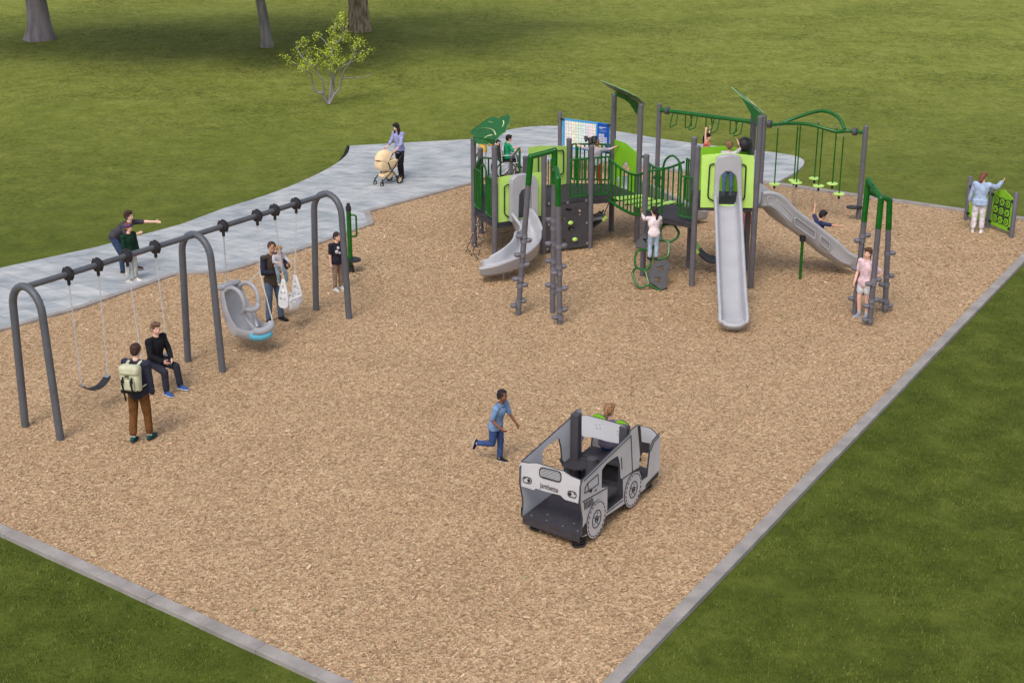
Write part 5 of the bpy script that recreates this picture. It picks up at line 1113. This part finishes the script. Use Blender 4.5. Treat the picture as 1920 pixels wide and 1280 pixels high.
# bending grown-up and child
W3 = person('person in a grey shirt and jeans bending down and pointing across the path', mid((222, 514), (263, 506)), (.94, -.3), 1.72, hr=7.4, lean=52, head=(6, -30), skin='fair', topc=(74, 72, 78), sleeve=.8, hem=-.03, legc=(58, 74, 104), leglen=1.95, shoe=(60, 48, 44), sole=(150, 140, 130), hair=('short', (70, 42, 36)),
    legL=((.12, .75, -1), (.06, .30, -1)), legR=((.10, .55, -1), (.02, .02, -1)), armL=((.35, 1, .05), (.15, 1, .02)), armR=((.25, .42, -1), (-.15, .9, .42)))
W4 = person('person in a dark green hoodie, pale trousers and a purple headband', mid((237, 531), (258, 523)), (.86, -.5), 1.36, hr=6.6, head=(22, 0), skin='pink', topc=(26, 58, 42), sleeve=1.95, hem=-.06, legc=(186, 188, 184), leglen=1.85, shoe=(224, 212, 204), sole=(236, 230, 224), sock=(28, 28, 30), hair=('short', (140, 82, 48)),
    legL=((.05, .10, -1), (.02, -.06, -1)), legR=((.06, -.04, -1), (.03, -.1, -1)), armR=((.12, .06, -1), (.0, .30, -1)), armL=((.12, .1, -1), (.0, .25, -1)), loose=1.5)
bm = nb(); HP = W4['HP']; tube(bm, [HP(.385 * math.cos(a), -.05 + .43 * math.sin(a), .24 + .05 * math.sin(a)) for a in [k * math.pi / 10 for k in range(20)]], .022, 8, closed=True, sq=1); obj('headband', bm, cloth((84, 78, 140)), W4['o'])
# man with toddler
W5 = person('person in a brown gilet with navy sleeves and jeans holding a toddler', mid((500, 600), (532, 604)), (.72, -.7), 1.74, hr=7.5, lean=2, head=(-22, 12), skin='tan', topc=(88, 74, 64), sleevec=(50, 50, 66), sleeve=1.9, hem=-.02, legc=(92, 110, 134), leglen=1.95, shoe=(38, 34, 36), sole=(60, 56, 56), hair=('crop', (84, 56, 42)),
    legL=((.10, .06, -1), (.05, -.02, -1)), legR=((.06, .0, -1), (.04, -.06, -1)), armR=((.24, .12, -1), (-.75, .85, .10)), armL=((.30, .46, -.9), (-.5, .80, .38)), collar=(50, 50, 66), build=1.05)
wt = W5['T']; hold = (W5['wrL'] + W5['wrR']) / 2; ho = W5['elL'] * .3 + W5['wrL'] * .7
tpos = W5['T'](.10, .02, .155)
tpos = tpos + V((.02, -.06, .14))
W6 = person('toddler with fair hair in a pale shirt held by the person in a gilet', (tpos.x, tpos.y), (.62, -.78), .84, pz=tpos.z + .07, z=0, hr=4.9, head=(-6, 14), skin='pink', topc=(206, 202, 208), sleeve=1.7, hem=-.02, legc=(136, 150, 160), leglen=1.9, shoe=(206, 190, 160), sole=(196, 176, 146), hair=('short', (206, 156, 96)),
    legL=((.22, .6, -.8), (.02, .05, -1)), legR=((.22, .6, -.8), (.02, .05, -1)), armL=((.35, .55, -.7), (.1, .9, -.3)), armR=((.3, .5, -.7), (-.5, .9, .0)))
# boy by the spinner
W7 = person('person in a dark printed t-shirt and khaki trousers beside the spinner', G(634, 543), (.62, -.62), 1.33, hr=6.4, head=(14, 6), skin='pink', topc=(44, 44, 54), sleeve=.75, hem=-.05, legc=(152, 128, 112), leglen=1.85, shoe=(222, 222, 226), sole=(236, 236, 236), sock=(36, 36, 52), hair=('crop', (52, 44, 48)), armR=((.12, -.04, -1), (.02, .1, -1)), armL=((.14, .2, -1), (-.3, .6, -.7)), legR=((.04, .04, -1), (.0, -.05, -1)))
bm = nb(); f_ = W7['T'](.20, .02, .085)
for dx, dz, r_ in ((0, .03, .035), (.03, -.03, .04), (-.02, -.06, .03)): ell(bm, W7['T'](.20 + dz, .02 + dx, .068), (r_, r_, r_ * 1.1), u=10, v=6)
obj('shirt_print', bm, cloth((214, 210, 212)), W7['o'])
# woman and pram
W8 = person('person with long dark hair, lilac blouse and black trousers pushing a pram', mid((746, 335), (760, 333)), (-.66, -.75), 1.66, hr=7.4, lean=5, head=(-4, 16), skin='fair', topc=(160, 162, 204), sleeve=1.45, hem=.02, legc=(34, 32, 38), leglen=1.95, shoe=(52, 46, 48), sole=(40, 38, 38), hair=('long', (34, 26, 30)), girl=True,
    armL=((.12, .36, -1), (-.05, 1, -.75)), armR=((.20, .32, -1), (.05, 1, -.70)), legL=((.05, .12, -1), (.02, -.06, -1)), legR=((.04, -.08, -1), (.02, -.22, -1)))
pd = V((-.72, -.69, 0)).normalized(); ps = V((0, 0, 1)).cross(pd); pc = G(726, 345); pc = V((pc.x, pc.y, 0)); pq = lambda f, l, z: pc + pd * f * .78 + ps * l * .78 + V((0, 0, z * .80))
pr = thing('pram', 'cream hooded pram with black frame pushed along the paved path', 'pram', pc); M_PRAM = cloth((240, 210, 168), .06)
bm = nb(); rings = []
for f, wd_, z0_, z1_ in ((-.40, .16, .66, .84), (-.36, .20, .58, .88), (-.15, .22, .53, .89), (.15, .22, .52, .89), (.38, .20, .56, .89), (.44, .15, .64, .86)):
    rings.append([pq(f, l * wd_, z) for l, z in ((-.8, z0_), (-1, z0_ + .10), (-1.05, z1_), (1.05, z1_), (1, z0_ + .10), (.8, z0_))])
skin_rings(bm, rings); obj('carrycot', bm, M_PRAM, pr, 60, bevel=.02)
bm = nb(); rings = []
for k in range(7):
    a = R(12 + 118 * k / 6); c = pq(.10, 0, .87); rings.append([c + ps * (.185 * math.cos(t)) + (pd * math.cos(a) * 1.0 + V((0, 0, 1)) * math.sin(a)) * (.315 * math.sin(t) ** .6 if t not in (0, math.pi) else 0) for t in [math.pi * q / 12 for q in range(13)]])
skin_rings(bm, rings, caps=False)
obj('hood', bm, M_PRAM, pr, 50)
bm = nb(); rings = [[pq(f, l * w_, z) for l in (-1, 1)] + [pq(f, l * w_, z2) for l in (1, -1)] for f, w_, z, z2 in ((-.34, .15, .28, .40), (.0, .18, .24, .46), (.30, .15, .28, .40))]; skin_rings(bm, rings); obj('shopping_basket', bm, M_PRAM, pr, 60, bevel=.03)
M_PF = mat('black_pram_frame', (30, 29, 32), .4, .1)
bm = nb()
for s in (-1, 1):
    tube(bm, round_path([pq(.38, s * .24, .20), pq(-.05, s * .25, .50), pq(-.50, s * .24, .98), pq(-.62, s * .22, 1.04)], .08), .016, 8); tube(bm, [pq(-.36, s * .26, .16), pq(.0, s * .25, .56), pq(.12, s * .24, .84)], .016, 8)
tube(bm, round_path([pq(-.60, -.22, 1.035), pq(-.70, -.18, 1.05), pq(-.70, .18, 1.05), pq(-.60, .22, 1.035)], .08), .020, 8); obj('frame', bm, M_PF, pr)
for s in (-1, 1):
    for f, r_, ww in ((-.36, .155, .045), (.40, .085, .04)):
        r_ *= .82; c = pq(f, s * (.30 if f < 0 else .20), 0) + V((0, 0, r_ * 1.02)); bm = nb(); ring = [c + pd * r_ * .84 * math.cos(t) + V((0, 0, r_ * .84 * math.sin(t))) for t in [k * math.pi / 12 for k in range(24)]]; tube(bm, ring, r_ * .18, 8, closed=True); wh = obj('wheel', bm, mat('tyre_rubber', (30, 30, 32), .7, .1), pr)
        bm = nb(); cyl(bm, c - ps * .03, c + ps * .03, r_ * .2, 10)
        for k in range(5): a = k * 1.2566; tube(bm, [c, c + pd * r_ * .8 * math.cos(a) + V((0, 0, r_ * .8 * math.sin(a)))], r_ * .075, 6)
        obj('rim', bm, M_PRAM if f < 0 else M_STEEL, wh)
    bm = nb(); tube(bm, [pq(.38, s * .20, .26), pq(.40, s * .20, .18), pq(.40, s * .235, .09)], .018, 6); obj('fork', bm, M_PF, pr)
# runner
def runner():
    kw = dict(hr=6.3, lean=15, twist=6, head=(-8, -2), skin='brown', topc=(128, 158, 200), sleeve=.85, hem=-.05, legc=(62, 84, 134), leglen=1.9, shoe=(34, 34, 40), sole=(222, 220, 220), sock=(214, 200, 206), hair=('crop', (34, 30, 38)), collar=(84, 106, 150),
        legL=((.02, .14, -1), (.0, -.06, -1)), legR=((.03, -.02, -1), (.05, -1, -.22)), footR=(.05, -.25, -1), armR=((.18, -.24, -1), (-.05, .9, -.55)), armL=((.22, .30, -1), (.1, .62, -.8)), grip=.6)
    p = G(937, 868); f = V((.80, -.56, 0)).normalized()
    return person('person in a light blue polo shirt and jeans running towards the toy car', p - f * .22, (.80, -.56), 1.30, **kw)
W9 = runner()
# girl in the car
q = cp(up_ + .56, LW * .66, 0)
W10 = person('person with fair ponytail and purple straps sitting in the toy car', (q.x, q.y), Uv, 1.34, pz=.62 + .10, hr=6.2, head=(0, 8), skin='pink', topc=(120, 110, 130), sleeve=.4, hem=.06, legc=(40, 70, 130), leglen=1.25, shoe=(60, 70, 60), hair=('tail', (176, 132, 92)), girl=True, legL=((.12, 1, -.1), (.02, .2, -1)), legR=((.12, 1, -.1), (.02, .2, -1)), armL=((.15, .5, -.8), (.1, 1, .0)), armR=((.15, .5, -.8), (.1, 1, .0)))
for s in (-1, 1):
    bm = nb(); tube(bm, smooth_path([W10['T'](.10, s * .04, -.075), W10['T'](.22, s * .045, -.082), W10['T'](.285, s * .05, -.03), W10['T'](.25, s * .05, .06)], 4), .022, 6, sq=.4); obj('shoulder_strap', bm, cloth((70, 54, 116)), W10['o'])
# wheelchair
wb = G(950, 335); wf = V((.96, .28, 0)).normalized(); wl = V((0, 0, 1)).cross(wf); wq = lambda f, l, z: V((wb.x, wb.y, 0)) + wf * f + wl * l + V((0, 0, z))
wc = thing('wheelchair', 'black wheelchair with pale tubing on the paving behind the leaf roof', 'wheelchair', V((wb.x, wb.y, 0))); M_WF = mat('pale_tubing', (206, 208, 212), .3, .05, metal=.2); M_WB = mat('black_upholstery', (40, 38, 42), .7, .15)
bbox(wq(-.22, 0, .86), (.06, .44, .62), rotz(math.atan2(wf.y, wf.x)) @ Matrix.Rotation(R(-8), 3, 'Y'), M_WB, 'backrest', wc, .02); bbox(wq(.03, 0, .52), (.46, .44, .07), rotz(math.atan2(wf.y, wf.x)), M_WB, 'seat', wc, .02)
for s in (-1, 1):
    bm = nb(); tube(bm, round_path([wq(-.34, s * .24, 1.13), wq(-.25, s * .24, 1.12), wq(-.20, s * .24, .50), wq(.28, s * .24, .50), wq(.36, s * .22, .20)], .05), .014, 8); tube(bm, round_path([wq(-.20, s * .25, .74), wq(.20, s * .25, .74), wq(.24, s * .25, .5)], .08), .014, 8); obj('side_frame', bm, M_WF, wc)
    bm = nb(); c = wq(-.10, s * .29, .30); tube(bm, [c + wf * .28 * math.cos(t) + V((0, 0, .28 * math.sin(t))) for t in [k * math.pi / 14 for k in range(28)]], .018, 8, closed=True); wh = obj('wheel', bm, mat('tyre_rubber', (30, 30, 32), .7, .1), wc)
    bm = nb(); tube(bm, [c + wl * s * .04 + wf * .25 * math.cos(t) + V((0, 0, .25 * math.sin(t))) for t in [k * math.pi / 14 for k in range(28)]], .01, 6, closed=True)
    for k in range(10): a = k * math.pi / 5; tube(bm, [c, c + wf * .27 * math.cos(a) + V((0, 0, .27 * math.sin(a)))], .004, 4)
    obj('push_rim', bm, M_WF, wh)
    bm = nb(); c = wq(.34, s * .2, .07); tube(bm, [c + wf * .055 * math.cos(t) + V((0, 0, .055 * math.sin(t))) for t in [k * math.pi / 8 for k in range(16)]], .015, 6, closed=True); cyl(bm, c, c + V((0, 0, .15)), .012, 8); obj('caster', bm, M_WB, wc)
    bbox(wq(.44, s * .1, .13), (.16, .14, .015), rotz(math.atan2(wf.y, wf.x)), M_WB, 'footplate', wc, .004)
W11 = person('person in a green t-shirt sitting in the black wheelchair', wq(.0, 0, 0)[:2], wf, 1.30, pz=.66, hr=6.2, lean=6, head=(-4, 4), skin='pink', topc=(40, 162, 112), sleeve=.9, hem=-.02, legc=(84, 96, 120), leglen=1.9, shoe=(60, 60, 64), hair=('short', (36, 28, 28)), legL=((.08, 1, -.05), (.02, .2, -1)), legR=((.08, 1, -.05), (.02, .2, -1)), armL=((.2, .5, -.8), (-.1, 1, .1)), armR=((.2, .5, -.8), (.0, 1, .1)))
q = wq(-.72, .05, 0)
W20 = person('person in a yellow top standing behind the wheelchair, head under the leaf roof', q, wf, 1.66, hr=7.4, lean=4, head=(0, 10), skin='fair', topc=(226, 190, 96), sleeve=1.5, hem=-.03, legc=(196, 198, 204), leglen=1.9, shoe=(150, 50, 44), hair=('short', (80, 60, 44)), armL=((.12, .45, -1), (-.02, 1, -.1)), armR=((.12, .45, -1), (-.02, 1, -.1)))
# honeycomb climber girl
q = hp(290, 622); q2 = hp(258, 650)
W12 = person('person with long dark hair in a pale pink top climbing the green honeycomb', ((q + q2) / 2)[:2], (-.12, 1), 1.22, z=(q.z + q2.z) / 2 + .02, hr=6.3, lean=10, head=(24, -8), skin='pink', topc=(240, 224, 228), sleeve=1.9, hem=.0, legc=(176, 196, 220), leglen=1.85, shoe=(52, 46, 58), sole=(60, 56, 66), hair=('tail', (52, 32, 38)), girl=True,
    legL=((.02, .16, -1), (.0, -.10, -1)), legR=((.02, .10, -1), (.0, -.05, -1)), armL=((.15, .70, -.25), (.1, .9, .30)), armR=((.2, .5, -.6), (.1, .9, .15)), grip=1.2)
# girl at the slide top
q = lerp(pt('b1298'), pt('b1407'), .50); q = G(1363, 366, ZT)
W13 = person('person in ripped jeans standing at the top of the long straight slide', q, (.1, 1), 1.22, z=ZT, hr=6.2, lean=2, head=(0, -4), skin='pink', topc=(220, 214, 218), sleeve=.7, hem=.0, legc=(108, 128, 164), leglen=1.9, shoe=(110, 104, 124), sole=(140, 136, 146), hair=('bun', (164, 122, 92)), girl=True, armR=((.45, .4, .35), (-.45, .3, .9)), armL=((.25, .35, -.6), (-.2, .8, .3)), footR=(.7, 1, 0))
# hanging girl
q = lerp(A if False else b0 + V((0, 0, 0)), b1, .475)
A_, B_ = G(1231, 352) + V((0, 0, 2.22)), V((6.69, 37.45, 2.22)); q = lerp(A_, B_, .475)
W14 = person('person with dark hair in a coral vest hanging from the monkey bar', (q.x, q.y - .05), (.8, -.3), 1.22, pz=.0, hr=6.3, head=(-10, 6), skin='pink', topc=(226, 132, 110), sleeve=.0, hem=.0, legc=(60, 60, 84), leglen=1.9, shoe=(220, 220, 220), hair=('tail', (40, 30, 34)), girl=True, armL=((.12, .14, 1), (-.05, .06, 1)), armR=((.12, -.06, 1), (-.05, .0, 1)), legL=((.05, .05, -1), (.02, -.1, -1)), legR=((.05, .12, -1), (.02, -.25, -1)), grip=1.4)
dzz = 1.86 - max(W14['wrL'].z, W14['wrR'].z); W14['o'].location.z += dzz
# boy in the wavy slide
pth3 = [w0, we]; q = lerp(w0, we, .665); qn = dw
W15 = person('person in a navy t-shirt with both arms flung out riding the wavy slide', (q.x, q.y), (dw.x, dw.y), 1.28, pz=q.z + .12, hr=6.2, lean=10, head=(-16, 14), skin='tan', topc=(58, 62, 98), sleeve=.85, hem=.0, legc=(60, 70, 100), leglen=1.9, shoe=(60, 60, 66), hair=('short', (40, 34, 44)), legL=((.1, 1, -.66), (.04, 1, -.72)), legR=((.12, 1, -.62), (.04, 1, -.76)), footL=(.1, .4, 1), footR=(.1, .4, 1), armL=((.75, .05, .42), (.35, .25, .75)), armR=((.65, .75, -.02), (.35, 1, -.12)), grip=.2)
# girl in the post climber
W16 = person('person in a pink shirt and white shorts standing in the post climber', G(1618, 597) + V((0, .05, 0)), (-.62, -.5), 1.52, hr=6.8, lean=-2, head=(16, -2), skin='pink', topc=(236, 204, 210), sleeve=.8, hem=-.02, legc=(226, 224, 228), leglen=.55, shoe=(168, 176, 188), sole=(228, 228, 232), sock=(206, 210, 214), hair=('tail', (112, 80, 60)), girl=True,
    armL=((.55, -.35, -.7), (-.5, .45, -.7)), armR=((.2, .1, -1), (-.2, .5, -.6)), legL=((.02, .0, -1), (.0, -.06, -1)), legR=((.03, .1, -1), (.0, -.12, -1)))
# girl at the game panel
W17 = person('person in a pale denim shirt and white trousers leaning at the game panel', G(1831, 436), (.42, .9), 1.55, hr=7.0, lean=5, head=(-26, 4), skin='pink', topc=(174, 192, 222), sleeve=1.85, hem=-.08, legc=(230, 222, 230), leglen=1.78, shoe=(232, 230, 234), sole=(238, 238, 240), hair=('short', (142, 92, 66)), girl=True, loose=1.8,
    armR=((.6, .55, -.25), (.45, .7, .55)), armL=((.3, .12, -1), (.1, .1, -1)), legL=((.03, .02, -1), (.02, -.04, -1)), legR=((.04, .08, -1), (.02, -.02, -1)))
bm = nb(); HP = W17['HP']; tube(bm, smooth_path([HP(-.1, -.25, .1), HP(-.06, -.36, -.35), HP(0, -.33, -.8)], 4), [.28 * W17['hh']] * 6 + [.2 * W17['hh'], .14 * W17['hh'], .08 * W17['hh']], 10); obj('hair', bm, hairm((142, 92, 66)), W17['o'])
# child on the middle deck with red trousers
q = G(1119, 349, ZC)
W18 = person('person in red trousers standing behind the green bars of the middle deck', q, (.25, .95), 1.18, z=ZC, hr=6.2, head=(10, 8), skin='pink', topc=(176, 170, 182), sleeve=1.0, hem=.0, legc=(150, 40, 44), leglen=1.85, shoe=(40, 36, 44), sole=(200, 196, 200), hair=('short', (158, 112, 76)), armL=((.75, .35, .0), (.8, .2, .35)), armR=((.8, .3, .05), (.75, .1, .35)), legL=((.02, .1, -1), (0, 0, -1)), legR=((.16, -.05, -1), (.12, -.1, -1)))
# child under the tall tower
W19 = person('person in a pink t-shirt and dark trousers standing below the tall slide tower', G(1391, 473), (-.25, -1), 1.18, hr=6.2, head=(20, 0), skin='tan', topc=(214, 118, 134), sleeve=.85, hem=-.03, legc=(36, 36, 46), leglen=1.3, shoe=(40, 40, 44), hair=('crop', (50, 36, 34)))
# child in the sling, only the trainers show past the climbing panel
W21 = person('person in patterned trainers lying back in the sling under the middle deck', (1.62, 33.75), (.98, .12), 1.25, pz=.55, hr=6.2, lean=-32, head=(0, 20), skin='pink', topc=(120, 126, 140), sleeve=.9, legc=(150, 150, 160), leglen=1.9, shoe=(90, 92, 100), sole=(226, 226, 228), sock=(206, 206, 206), hair=('short', (90, 66, 48)), legL=((.06, 1, .28), (.02, 1, .22)), legR=((.06, 1, .2), (.02, 1, .15)), footL=(.1, .4, 1), footR=(.2, .5, 1), armL=((.3, .5, -.8), (0, 1, .2)), armR=((.3, .5, -.8), (0, 1, .2)))
# ================================================================== TREES
def bark(name, c1, c2, sc):
    return mat(name, c1, .85, .2, sc, .9, sc * 2.2, spec=.15, rgb2=c2, stretch=(1, 1, .22))
M_B1, M_B2, M_B3 = bark('smooth_grey_bark', (160, 150, 156), (122, 113, 119), 3), bark('pale_grey_bark', (160, 152, 150), (120, 114, 114), 5), bark('furrowed_brown_bark', (186, 168, 146), (100, 85, 72), 9)
def leafmat(name, a, b, c):
    def f(n, bs, h):
        n.links.new(h['ramp'](h['geo'].outputs['Random Per Island'], [(0, lin(a)), (.5, lin(b)), (1, lin(c))]), bs.inputs['Base Color']); bs.inputs['Roughness'].default_value = .55
        bs.inputs['Transmission Weight'].default_value = 0; bs.inputs['Specular IOR Level'].default_value = .3
    return ground_mat(name, f)
M_LV = leafmat('tree_leaves', (44, 62, 22), (66, 88, 32), (96, 116, 46)); M_LV2 = leafmat('bright_young_leaves', (136, 156, 34), (174, 188, 50), (204, 210, 88))
def leaves(name, cs, rad, per, size, m, parent, sd):
    g = np.random.default_rng(sd); n = len(cs) * per; c = np.repeat(np.array(cs), per, 0); d = g.normal(0, 1, (n, 3)); d /= np.linalg.norm(d, axis=1, keepdims=True)
    p = c + d * (g.uniform(0, 1, (n, 1)) ** .5) * rad; a = g.normal(0, 1, (n, 3)); a /= np.linalg.norm(a, axis=1, keepdims=True); b = np.cross(a, g.normal(0, 1, (n, 3))); b /= np.linalg.norm(b, axis=1, keepdims=True)
    s = size * g.uniform(.6, 1.4, (n, 1)); co = np.stack([p - a * s, p + b * s * .5, p + a * s, p - b * s * .5], 1) - np.array(top(parent).location)
    o = raw_mesh(name, co, 4, m); o.parent = parent; return o
def big_tree(px, r0, r1, lean, m, label, hgt, crown_r, sd, flare=1.5, cy=-5.0):  # unseen crown, lowered and shifted towards the camera so its shade meets the trunk
    b = G(*px); t = thing('tree', label, 'tree', b, 'trees on the lawn'); g = random.Random(sd); bm = nb(); rings = []; nseg = 28; H_ = hgt * .37
    for k in range(26):
        z = -.3 + (H_ + .3) * (k / 25) ** 1.4; tt = max(0, z) / H_; fl = 1 + (flare - 1) * math.exp(-max(0, z) / .45); c = b + V((lean[0] * max(0, z) + .06 * math.sin(z * 1.3), lean[1] * z, z)); r = (r0 + (r1 - r0) * tt) * fl
        rings.append([c + V((math.cos(a), math.sin(a), 0)) * r * (1 + (.10 * math.exp(-max(0, z) / .5) * math.cos(5 * a + sd) + .05 * noise.noise(V((math.cos(a) * 2, math.sin(a) * 2, z * .8 + sd))))) for a in [2 * math.pi * q / nseg for q in range(nseg)]])
    skin_rings(bm, rings); obj('trunk', bm, m, t, 60)
    tip = b + V((lean[0] * H_, lean[1] * H_, H_)); cs = []; bm = nb()
    for k in range(11):
        a = k * 2.4 + g.random(); st = b + V((lean[0], lean[1], 1)) * (H_ * (.62 + .38 * (k / 11))); e = tip + V((0, cy, 0)) + V((math.cos(a), math.sin(a), 0)) * crown_r * g.uniform(.3, .95) + V((0, 0, g.uniform(.0, .28) * hgt)); mdp = lerp(st, e, .5) + V((0, 0, .6)); sp = smooth_path([st, mdp, e], 4)
        tube(bm, sp, [r1 * .55 * (1 - .8 * i / (len(sp) - 1)) for i in range(len(sp))], 8)
        for q in range(9): cs.append(e + V((g.gauss(0, 1), g.gauss(0, 1), abs(g.gauss(0, .6)))) * crown_r * .28)
    obj('limbs', bm, m, t)
    leaves('crown', cs, crown_r * .22, 170, .21, M_LV, t, sd)
big_tree((75, 73), .52, .40, (-.02, 0), M_B1, 'thick smooth grey tree trunk at the far left of the lawn', 16, 7.5, 3, 1.45)
big_tree((500, 87), .24, .19, (-.10, .0), M_B2, 'slender pale grey tree trunk leaning left on the lawn', 13, 5.5, 5, 1.35)
big_tree((672, 57), .50, .40, (-.015, 0), M_B3, 'furrowed brown tree trunk standing behind the small yellow-green tree', 16, 7.5, 8, 1.35)
b = G(618, 194); st = thing('small_tree', 'small many-stemmed tree with bright yellow-green leaves on the lawn', 'tree', b); g = random.Random(4); bm = nb(); cs = []
sx = lambda x, y, dy=0: onp(480 + x * .1718, y * .1718, V((b.x, b.y + dy, 0)), V((0, 1, 0)))
M_TW = bark('silvery_twig_bark', (150, 142, 146), (104, 98, 102), 6)
for pts, dy in (([(795, 1135), (740, 1050), (735, 900), (700, 840), (640, 740), (560, 640)], .1), ([(735, 1020), (650, 1000), (615, 900), (600, 800), (540, 690)], -.3), ([(800, 1135), (810, 1000), (825, 850), (825, 650), (850, 500), (850, 330), (870, 230)], .2), ([(805, 1135), (850, 1040), (905, 980), (930, 870), (960, 780), (1050, 640), (1100, 500)], -.2), ([(810, 1120), (850, 1000), (845, 870), (900, 760), (1000, 700), (1130, 640)], .5), ([(825, 850), (760, 720), (740, 600)], -.4), ([(930, 870), (1010, 850), (1130, 850), (1280, 800)], .1), ([(640, 740), (500, 620), (430, 470)], .3), ([(600, 800), (480, 740), (360, 640)], -.2), ([(850, 470), (920, 440), (950, 330)], .1), ([(840, 560), (720, 420), (620, 370)], .4)):
    n = len(pts); P_ = [sx(x, y, dy * (i / n) * 1.2) for i, (x, y) in enumerate(pts)]; sp = smooth_path(P_, 4); th = .05 if pts[0][1] > 1000 else .028
    tube(bm, sp, [th * (1 - .8 * i / (len(sp) - 1)) for i in range(len(sp))], 7)
    for i, p in enumerate(sp):
        if p.z > 1.2:
            if g.random() < .45: cs.append(p + V((g.gauss(0, .14), g.gauss(0, .25), g.gauss(0, .14))))
            if g.random() < .42:
                e = p + V((g.gauss(0, .26), g.gauss(0, .36), g.uniform(-.05, .34))); tube(bm, [p, lerp(p, e, .5) + V((0, 0, .03)), e], [.012, .009, .004], 5); cs.append(e); cs.append(lerp(p, e, .6))
obj('trunk', bm, M_TW, st); leaves('crown', cs, .19, 34, .031, M_LV2, st, 6)
